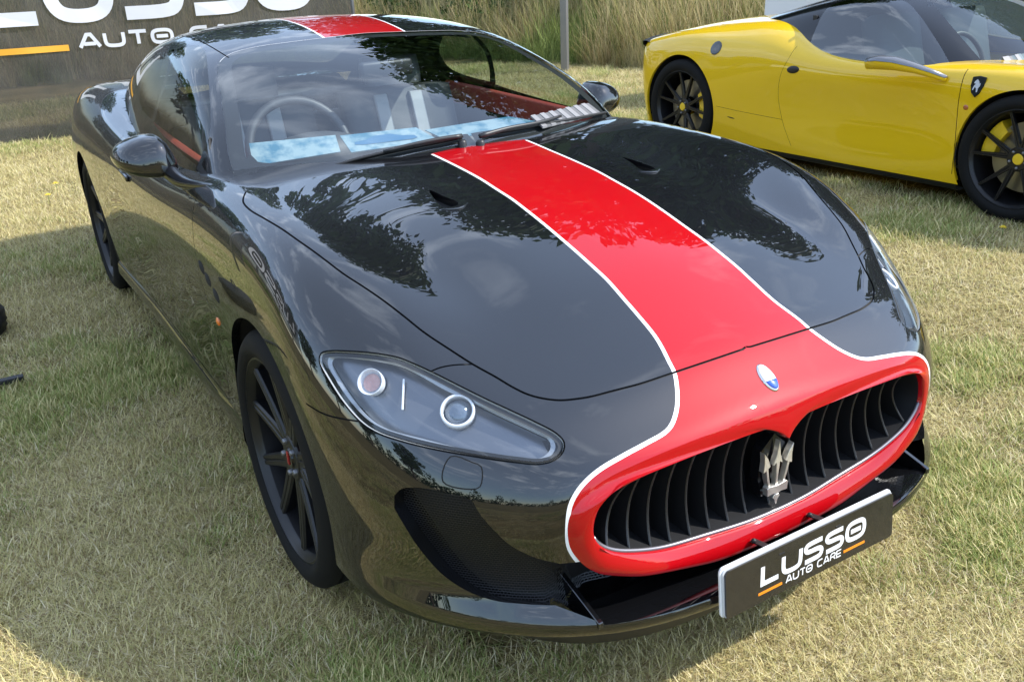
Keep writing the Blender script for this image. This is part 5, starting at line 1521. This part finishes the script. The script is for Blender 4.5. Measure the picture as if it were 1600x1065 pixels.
M_PALE = blade_mat('pale_straw', (.70, .58, .34), (.90, .80, .54)); M_BROWN = blade_mat('brown_thatch', (.21, .15, .07), (.38, .28, .14))
srcs = []
for k in range(5): srcs.append(clump('clump_%02d' % len(srcs), 30, .046, .012, .036, .0021, 1.2, [M_STRAW, M_PALE, M_BROWN, M_OLIVE, M_STRAW], 20 + k, .55))
for k in range(4): srcs.append(clump('clump_%02d' % len(srcs), 34, .040, .014, .036, .0021, 1.0, [M_OLIVE, M_GREEN, M_PALE, M_STRAW, M_BROWN], 40 + k, .4))
for k in range(4): srcs.append(clump('clump_%02d' % len(srcs), 30, .036, .018, .046, .0026, .9, [M_GREEN, M_GREEN, M_OLIVE, M_STRAW], 60 + k, .25))
r = np.random.default_rng(5)
ax = CAM_R[2][:2] / np.linalg.norm(CAM_R[2][:2]); az0 = math.atan2(ax[1], ax[0])
NB_ = 88000
d = .9 + (14.5 - .9) * r.random(NB_)**1.25
th = az0 + (r.random(NB_) - .5) * 2 * math.radians(46)
X = CAM_C[0] + d * np.cos(th); Y = CAM_C[1] + d * np.sin(th)
X2 = r.uniform(-9, 4, 16000); Y2 = r.uniform(-6, -1.0, 16000)
X = np.concatenate([X, X2]); Y = np.concatenate([Y, Y2]); d = np.hypot(X - CAM_C[0], Y - CAM_C[1])
keep = ~((np.abs(Y) < .62) & (X > -3.8) & (X < .62)) & ~((np.abs(Y - 4.3) < .7) & (X > -3.9) & (X < .3))
for wx, wy_ in ((0, -.752), (0, .752), (-2.942, -.752), (-2.942, .752)): keep &= ~((np.abs(X - wx) < .10) & (np.abs(Y - wy_) < .145))
X, Y, d = X[keep], Y[keep], d[keep]
pv = patch(X, Y) + .10 * (r.random(len(X)) - .5)
gbias = .03 * ss(-.6, -1.6, X) - .05 * ss(.3, 1.5, Y) * (X > -2)
pv = pv - gbias
idx = np.where(pv > .46, r.integers(0, 5, len(X)), np.where(pv > .375, r.integers(5, 9, len(X)), r.integers(9, 13, len(X))))
sc_ = (1.0 + .10 * np.maximum(d - 2, 0)) * r.uniform(.75, 1.35, len(X))
scatter('lawn_grass', srcs, np.stack([X, Y, gz(X, Y)], 1), np.stack([np.zeros(len(X)), np.zeros(len(X)), r.random(len(X)) * 6.28], 1), np.stack([sc_, sc_, sc_ * r.uniform(.7, 1.2, len(X))], 1), idx)
# ---- tall dry grass on the bank
BK = np.array([(-15.5, -14), (-15.0, 0), (-13.4, 5.0), (-8.9, 6.7), (-4, 8.0), (4, 9.6), (16, 12.5)], float)
bk = crom(BK, step=.25)
M_TSTRAW = blade_mat('tall_straw', (.26, .18, .07), (.72, .60, .34)); M_TGREEN = blade_mat('tall_green', (.07, .11, .025), (.20, .24, .07))
tall = []
def stalks(name, nb, seed, mats, h0, h1):
    return clump(name, nb, .20, h0, h1, .0075, .42, mats, seed, .12)
for k in range(4): tall.append(stalks('stalks_%02d' % len(tall), 34, 80 + k, [M_TSTRAW, M_TSTRAW, M_OLIVE, M_TGREEN], .35, 1.10))
for k in range(2): tall.append(stalks('stalks_%02d' % len(tall), 34, 90 + k, [M_TGREEN, M_GREEN, M_TGREEN], .3, .85))
nbk = 9000; ii = r.integers(0, len(bk) - 1, nbk); t_ = r.random(nbk)[:, None]; base = bk[ii] * (1 - t_) + bk[ii + 1] * t_
tn = bk[ii + 1] - bk[ii]; tn /= np.linalg.norm(tn, axis=1)[:, None]; nn = np.stack([-tn[:, 1], tn[:, 0]], 1)
dep = r.random(nbk)**1.3 * 4.0
XY = base + nn * dep[:, None]
def bank_z(dep): return .75 * ss(0, 3.5, dep)
pz = gz(XY[:, 0], XY[:, 1]) + bank_z(dep)
s_t = r.uniform(.7, 1.35, nbk) * (.35 + .65 * ss(0, .8, dep + .25 * r.random(nbk)))
ti = np.where(nz1(XY[:, 0] * .7, XY[:, 1] * .7) > .46, r.integers(0, 4, nbk), r.integers(4, 6, nbk))
scatter('tall_dry_grass', tall, np.stack([XY[:, 0], XY[:, 1], pz], 1), np.stack([r.normal(0, .22, nbk), r.normal(0, .22, nbk), r.random(nbk) * 6.28], 1), np.stack([s_t] * 3, 1), ti)
V = []; rows_ = (0, .6, 1.3, 2.2, 3.5, 6, 9)
bks = bk[::4]; tn = np.gradient(bks, axis=0); tn /= np.linalg.norm(tn, axis=1)[:, None]; nb2 = np.stack([-tn[:, 1], tn[:, 0]], 1)
for dd in rows_:
    q = bks + nb2 * dd; V.append(np.stack([q[:, 0], q[:, 1], gz(q[:, 0], q[:, 1]) + bank_z(np.full(len(q), dd)) + .004], 1))
n = len(bks)
bank = new_mesh('bank', np.concatenate(V), [(a * n + i, a * n + i + 1, (a + 1) * n + i + 1, (a + 1) * n + i) for a in range(len(rows_) - 1) for i in range(n - 1)], M_GROUND); bank['kind'] = 'structure'
# ---- leafy plants
M_LEAF = blade_mat('leaf_green', (.035, .07, .015), (.07, .12, .025), .25); M_LEAF2 = blade_mat('leaf_dark', (.022, .045, .012), (.045, .08, .018), .25)
M_BARK = mat('bark', (.09, .07, .05), .9); bump(M_BARK, 14, .6, .03)
def foliage_mesh(name, blobs, nleaf, size, seed, mats):
    r = np.random.default_rng(seed); V = []; Fc = []; mi = []
    tot = sum(b[3] * b[4] * b[5] for b in blobs)
    for (cx_, cy_, cz_, rx, ry, rz) in blobs:
        k = int(nleaf * rx * ry * rz / tot) + 20
        for _ in range(k):
            v = r.normal(size=3); v /= np.linalg.norm(v); q = (.55 + .5 * r.random()**.6) * (1 + .12 * r.normal())
            c = np.array([cx_, cy_, cz_]) + v * q * [rx, ry, rz]
            n_ = v * .6 + r.normal(size=3) * .7; n_ /= np.linalg.norm(n_)
            a = np.cross(n_, r.normal(size=3)); a /= np.linalg.norm(a); b = np.cross(n_, a); s = size * r.uniform(.6, 1.3)
            b0 = len(V); V += [c - a * s * .5, c + b * s * .3, c + a * s * .6, c - b * s * .3]
            Fc.append((b0, b0 + 1, b0 + 2, b0 + 3)); mi.append(int(r.random() < .4))
    me = bpy.data.meshes.new(name); me.from_pydata([tuple(map(float, v)) for v in V], [], Fc)
    for m_ in mats: me.materials.append(m_)
    me.polygons.foreach_set('material_index', mi)
    return me
def crown_blobs(H, W, seed):
    r = np.random.default_rng(seed); out = []
    for k in range(16):
        t = .32 + .62 * (k + .5) / 16; rad = W * math.sin(PI * min(1, (t - .18) / .86))**.7 * .62; a = k * 2.4 + r.random()
        s = W * (.42 - .18 * abs(t - .55)) * r.uniform(.75, 1.1)
        out.append((rad * math.cos(a) * r.uniform(.6, 1), rad * math.sin(a) * r.uniform(.6, 1), H * t, s, s, s * .8))
    return out
crown_me = [foliage_mesh('crown', crown_blobs(10, 3.0, s), 5200, .34, s, [M_LEAF, M_LEAF2]) for s in (1, 2, 3)]
def trunk_mesh(seed):
    r = np.random.default_rng(seed); V = []; Fc = []
    def limb(p0, p1, r0, r1, n=8, k=6):
        b = len(V); p0 = np.array(p0); p1 = np.array(p1); ax_ = (p1 - p0) / np.linalg.norm(p1 - p0); u = np.cross(ax_, [.3, .9, .2]); u /= np.linalg.norm(u); w = np.cross(ax_, u)
        for i in range(k):
            t = i / (k - 1); c = p0 + (p1 - p0) * t + r.normal(size=3) * .05 * np.linalg.norm(p1 - p0) * (.2 if 0 < i < k - 1 else 0); rr = r0 + (r1 - r0) * t
            for j in range(n): V.append(c + rr * (math.cos(2 * PI * j / n) * u + math.sin(2 * PI * j / n) * w))
        for i in range(k - 1):
            for j in range(n): Fc.append((b + i * n + j, b + i * n + (j + 1) % n, b + (i + 1) * n + (j + 1) % n, b + (i + 1) * n + j))
    limb((0, 0, -.3), (.1, .1, 8.5), .26, .05)
    for k in range(7):
        z = 2.6 + .75 * k; a = k * 2.4; L = 2.4 - .2 * k; limb((.03, .03, z), (L * math.cos(a), L * math.sin(a), z + 1.2), .09, .02)
    me = bpy.data.meshes.new('trunk'); me.from_pydata([tuple(map(float, v)) for v in V], [], Fc); me.shade_smooth(); me.materials.append(M_BARK); return me
trunk_me = [trunk_mesh(s) for s in (4, 5)]
def tree(az, dist, H, k, label, wid=1.0):
    a = math.radians(az); x, y = .2 + dist * math.cos(a), -.2 + dist * math.sin(a)
    t = thing('broadleaf_tree', label, 'tree', (x, y, .6 if az < 190 else 0), 'trees behind the bank' if az < 190 else 'trees across the field', rotz=az * .1)
    c = bpy.data.objects.new('crown', crown_me[k % 3]); COL.objects.link(c); c.parent = t
    u = bpy.data.objects.new('trunk', trunk_me[k % 2]); COL.objects.link(u); u.parent = t
    s = H / 10.3; t.scale = (s * wid, s * wid, s)
TL = 'tall broadleaf tree behind the bank, mirrored in the bonnet'
for k, (az, dist, H, wd) in enumerate(((141, 20, 18.6, .9), (132, 20.5, 18.4, .9), (149, 22, 17.0, .8), (120, 20.5, 13.6, .95), (111, 20.5, 13.4, 1.0), (101, 21.5, 13.4, 1.0), (157, 24, 12.6, .75), (90, 24, 12.5, 1.0), (168, 30, 12.5, 1.0), (181, 36, 12, 1.1), (126, 26, 18, .9), (106, 27, 15, 1.0))):
    tree(az, dist, H, k, TL, wd)
for k, (az, dist, H, wd) in enumerate(((196, 27, 9, 1.1), (207, 26, 9.5, 1.1), (218, 25, 9, 1.1), (229, 26, 9.5, 1.1), (241, 27, 9, 1.15), (254, 29, 9.5, 1.1), (268, 32, 10, 1.2), (284, 36, 10, 1.2))):
    tree(az, dist, H, k, 'broadleaf tree across the field, mirrored in the side of the black car', wd)
# far hedgerow all round the field
hb = []
rh = np.random.default_rng(77)
for az in np.arange(-95, 100, 1.6):
    a = math.radians(az + rh.normal() * .4); dd = 62 + 8 * math.sin(az * .11) + rh.normal() * 1.5; hh_ = 2.4 + 1.6 * rh.random() + (3.5 if rh.random() < .18 else 0)
    hb.append((dd * math.cos(a), dd * math.sin(a), hh_ * .5, 1.7, 1.7, hh_ * .55))
hm = foliage_mesh('far_hedgerow', hb, 9000, .9, 78, [M_LEAF, M_LEAF2])
ho = bpy.data.objects.new('far_hedgerow', hm); COL.objects.link(ho); ho['kind'] = 'stuff'
shrub_me = [foliage_mesh('leaves', [(0, 0, .45, .5, .5, .42), (.3, .2, .3, .35, .35, .3), (-.3, .1, .35, .35, .3, .33)], 900, .085, 50 + s, [M_LEAF, M_LEAF2]) for s in range(2)]
for k, (x, y, z, s, lb) in enumerate(((-9.6, 8.3, .30, 1.25, 'dense green shrub on the bank beside the square post'), (-12.6, 7.0, .25, 1.3, 'green shrub on the bank above the black roof'),
                                    (-7.6, 9.6, .4, 1.3, 'green shrub half hidden in dry grass near the yellow tail'), (-14.2, 5.9, .2, 1.1, 'low green shrub on the bank between banner and post'), (-10.9, 8.8, .5, 1.4, 'round green shrub at the back of the bank'))):
    t = thing('shrub', lb, 'shrub', (x, y, z)); o = bpy.data.objects.new('leaves', shrub_me[k % 2]); COL.objects.link(o); o.parent = t; t.scale = (s, s, s); t.rotation_euler = (0, 0, k * 1.3)
    tube('stem', [(0, 0, -.3), (0.02, 0, .2), (.05, .03, .6)], [.02, .016, .008], M_BARK, t, 7)
# ================================================================ banners, posts and small things
M_BANNER = bpy.data.materials.new('banner_mesh'); M_BANNER.use_nodes = True
nt = M_BANNER.node_tree; bs = nt.nodes['Principled BSDF']; bs.inputs['Base Color'].default_value = (.05, .047, .046, 1); bs.inputs['Roughness'].default_value = .6
noise_color(M_BANNER, 3.5, (.022, .020, .019), (.055, .050, .047), 6, .65, .3, .7)
tr = nt.nodes.new('ShaderNodeBsdfTransparent'); mx_ = nt.nodes.new('ShaderNodeMixShader'); mx_.inputs[0].default_value = .80
nt.links.new(tr.outputs[0], mx_.inputs[1]); nt.links.new(bs.outputs[0], mx_.inputs[2]); nt.links.new(mx_.outputs[0], nt.nodes['Material Output'].inputs[0])
M_BLET = mat('banner_white', (.58, .58, .60), .55); M_BOR = mat('banner_orange', (.75, .36, .03), .55)
def banner(loc, rot, y0, y1, z0, z1, label, parts, seed):
    root = thing('banner', label, 'banner', loc, rotz=rot)
    rr = lattice(seed); ny, nz_ = 110, 36; V = []
    wave = lambda y, z: .07 * (rr(y * 1.2 + 9, z * .6) - .5) + .03 * (rr(y * 3 + z * 2, z * 2.5 + 7) - .5)
    for j in range(nz_):
        for i in range(ny):
            y = y0 + (y1 - y0) * i / (ny - 1); z = z0 + (z1 - z0) * j / (nz_ - 1); V.append((float(wave(y, z)), y, z))
    new_mesh('banner_sheet', V, [(j * ny + i, j * ny + i + 1, (j + 1) * ny + i + 1, (j + 1) * ny + i) for j in range(nz_ - 1) for i in range(ny - 1)], M_BANNER, root)
    for nm, txt, m_, yy, zz, h, st, sp, w in parts:
        if txt: lettering(nm, txt, m_, root, lambda u, v, l, yy=yy, zz=zz: (float(wave(yy + u, zz + v)) + .016 + l, yy + u, zz + v), h, st, sp, w)
        else:
            n = 24; V = [(float(wave(yy + w * i / n, zz + k * h)) + .012, yy + w * i / n, zz + k * h) for k in (0, 1) for i in range(n + 1)]
            new_mesh(nm, V, [(i, i + 1, n + 2 + i, n + 1 + i) for i in range(n)], m_, root, smooth=False)
    for y in (y0 - .03, y1 + .03): tube('banner_pole', [(-.02, y, -.05), (-.02, y, z1 + .06)], .022, M_GREY, root, 10)
    tube('banner_rail', [(-.02, y0 - .03, z1 + .03), (-.02, y1 + .03, z1 + .03)], .016, M_GREY, root, 10)
    return root
banner((-8.65, 0, 0), 0, -4.2, 2.90, .0, 2.35, 'large grey mesh banner lettered LUSSO AUTO CARE behind the black car', [
    ('banner_name', 'LUSSO', M_BLET, -.98, 1.205, .78, .135, .24, 3.40), ('banner_subtitle', 'AUTO CARE', M_BLET, -.13, .895, .125, .036, .30, 2.02),
    ('banner_line', '', M_BOR, -1.02, .875, .06, 0, 0, .78)], 21)
banner((-3.9, -3.9, 0), math.radians(38), -1.7, 1.7, .85, 2.25, 'dark banner lettered LUSSO mirrored in the front wing of the black car', [
    ('banner_name', 'LUSSO', M_BLET, -1.35, 1.35, .55, .10, .24, 2.7), ('banner_subtitle', 'AUTO CARE', M_BLET, -.7, 1.08, .10, .03, .30, 1.4)], 22)
# square post
pb = on_plane(883, 112, 2, .095)
bm = bmesh.new(); bm_box(bm, (0, 0, 1.3), (.095, .075, 2.7), None, .004)
post = bm_obj('post', bm, mat('post_grey', (.22, .22, .22), .45, .4)); post.location = (pb[0], pb[1], .09); post.rotation_euler = (0, 0, .5)
tag(post, 'square grey upright post standing before the dry bank', 'post')
# white van behind the yellow car
w_ = px_ray(1190, 10); vp = CAM_C + w_ * 10.5
M_VAN = mat('van_white', (.78, .78, .80), .35, 0, .6)
van = thing('van', 'white van parked behind the yellow car', 'van', (vp[0], vp[1], .1))
prof = [(0, .35), (0, 1.75), (.12, 1.95), (3.0, 1.95), (3.7, 1.25), (4.5, 1.05), (4.6, .35)]
bm = bmesh.new(); f_ = bm.faces.new([bm.verts.new((x, 0, z)) for x, z in prof]); q = bmesh.ops.extrude_face_region(bm, geom=[f_])
bmesh.ops.translate(bm, verts=[v for v in q['geom'] if isinstance(v, bmesh.types.BMVert)], vec=(0, 1.8, 0)); bmesh.ops.bevel(bm, geom=list(bm.edges), offset=.05, segments=3, affect='EDGES')
bm_obj('body', bm, M_VAN, van, auto=40)
bm = bmesh.new(); f_ = bm.faces.new([bm.verts.new((x, -.006, z)) for x, z in ((.22, 1.30), (.36, 1.62), (.6, 1.72), (1.6, 1.74), (1.6, 1.25))]); q = bmesh.ops.extrude_face_region(bm, geom=[f_])
bmesh.ops.translate(bm, verts=[v for v in q['geom'] if isinstance(v, bmesh.types.BMVert)], vec=(0, .02, 0)); bm_obj('window', bm, M_GLOSSBLK, van, smooth=False)
bm = bmesh.new(); f_ = bm.faces.new([bm.verts.new((x, -.006, z)) for x, z in ((1.9, 1.25), (1.9, 1.74), (2.9, 1.74), (3.4, 1.25))]); q = bmesh.ops.extrude_face_region(bm, geom=[f_])
bmesh.ops.translate(bm, verts=[v for v in q['geom'] if isinstance(v, bmesh.types.BMVert)], vec=(0, .02, 0)); bm_obj('window', bm, M_GLOSSBLK, van, smooth=False)
for x in (.85, 3.8):
    for y in (.1, 1.7):
        wv = bpy.data.objects.new('wheel', None); COL.objects.link(wv); wv.parent = van; wv.location = (x, y, .33)
        revolve('tyre', [(.2, -.1), (.3, -.11), (.33, -.08), (.33, .08), (.3, .11), (.2, .1)], M_RUBBER, wv, 32); revolve('rim', [(.001, -.08), (.19, -.09), (.2, -.1)], M_GREY, wv, 32)
# black bag at the edge of the lawn
p = on_plane(2, 524, 2, 0.0)
bm = bmesh.new(); bmesh.ops.create_uvsphere(bm, u_segments=28, v_segments=18, radius=1)
for v in bm.verts:
    sgn = np.sign(v.co); e = .72
    v.co = Vector((sgn[0] * abs(v.co.x)**e, sgn[1] * abs(v.co.y)**e, sgn[2] * abs(v.co.z)**e)); v.co *= 1 + .05 * math.sin(9 * v.co.z + 4 * v.co.x)
bmesh.ops.transform(bm, matrix=Matrix.Translation((0, 0, .085)) @ Matrix.Diagonal((.13, .17, .09, 1)), verts=bm.verts)
M_BAG = mat('bag_black', (.013, .013, .015), .6); bump(M_BAG, 40, .5, .01)
bag = thing('bag', 'black fabric bag on the grass at the edge of the lawn', 'bag', (p[0] - .03, p[1] - .13, 0))
bm_obj('bag_body', bm, M_BAG, bag)
tube('bag_handle', crom(np.array([(-.06, 0, .16), (-.03, 0, .215), (.03, 0, .215), (.06, 0, .16)]), step=.02), .007, M_BAG, bag, 8)
p = on_plane(39, 595, 2, .012)
bm = bmesh.new(); bm_box(bm, (0, -.36, 0), (.034, .72, .022), None, .003)
foot = bm_obj('stand_foot', bm, M_BLACKPL); foot.location = (p[0], p[1], .03); tag(foot, 'black metal stand foot lying flat in the grass', 'stand foot')
# dandelions
M_DAND = mat('dandelion_yellow', (.85, .62, .02), .6); M_STEM = mat('flower_stem', (.12, .18, .04), .6)
for (u, v, hgt, lb) in ((87, 287, .075, 'yellow dandelion flower by the banner, taller of the pair'), (75, 305, .06, 'yellow dandelion flower by the banner, lower of the pair'), (1567, 356, .05, 'single yellow dandelion flower in the shade of the yellow car')):
    p = on_plane(u, v, 2, hgt + (.095 if u > 800 else 0)); g0 = float(gz([p[0]], [p[1]])[0])
    t = thing('dandelion', lb, 'flower', (p[0], p[1], g0)); hh_ = p[2] - g0
    V = []; Fc = []
    rr_ = .022 if u < 800 else .017
    for ring in range(3):
        for k in range(18):
            a = 2 * PI * (k + .3 * ring) / 18; d0 = .1 * rr_; d1 = rr_ * (1 - .27 * ring); zz = hh_ + .004 * ring; b = len(V)
            V += [(d0 * math.cos(a), d0 * math.sin(a), zz), (d1 * math.cos(a - .12), d1 * math.sin(a - .12), zz + .004), (d1 * 1.06 * math.cos(a), d1 * 1.06 * math.sin(a), zz + .005), (d1 * math.cos(a + .12), d1 * math.sin(a + .12), zz + .004)]
            Fc.append((b, b + 1, b + 2, b + 3))
    new_mesh('petals', V, Fc, M_DAND, t, smooth=False)
    tube('stem', [(0, 0, -.01), (.004, 0, hh_ * .5), (0, 0, hh_)], .0025, M_STEM, t, 6)
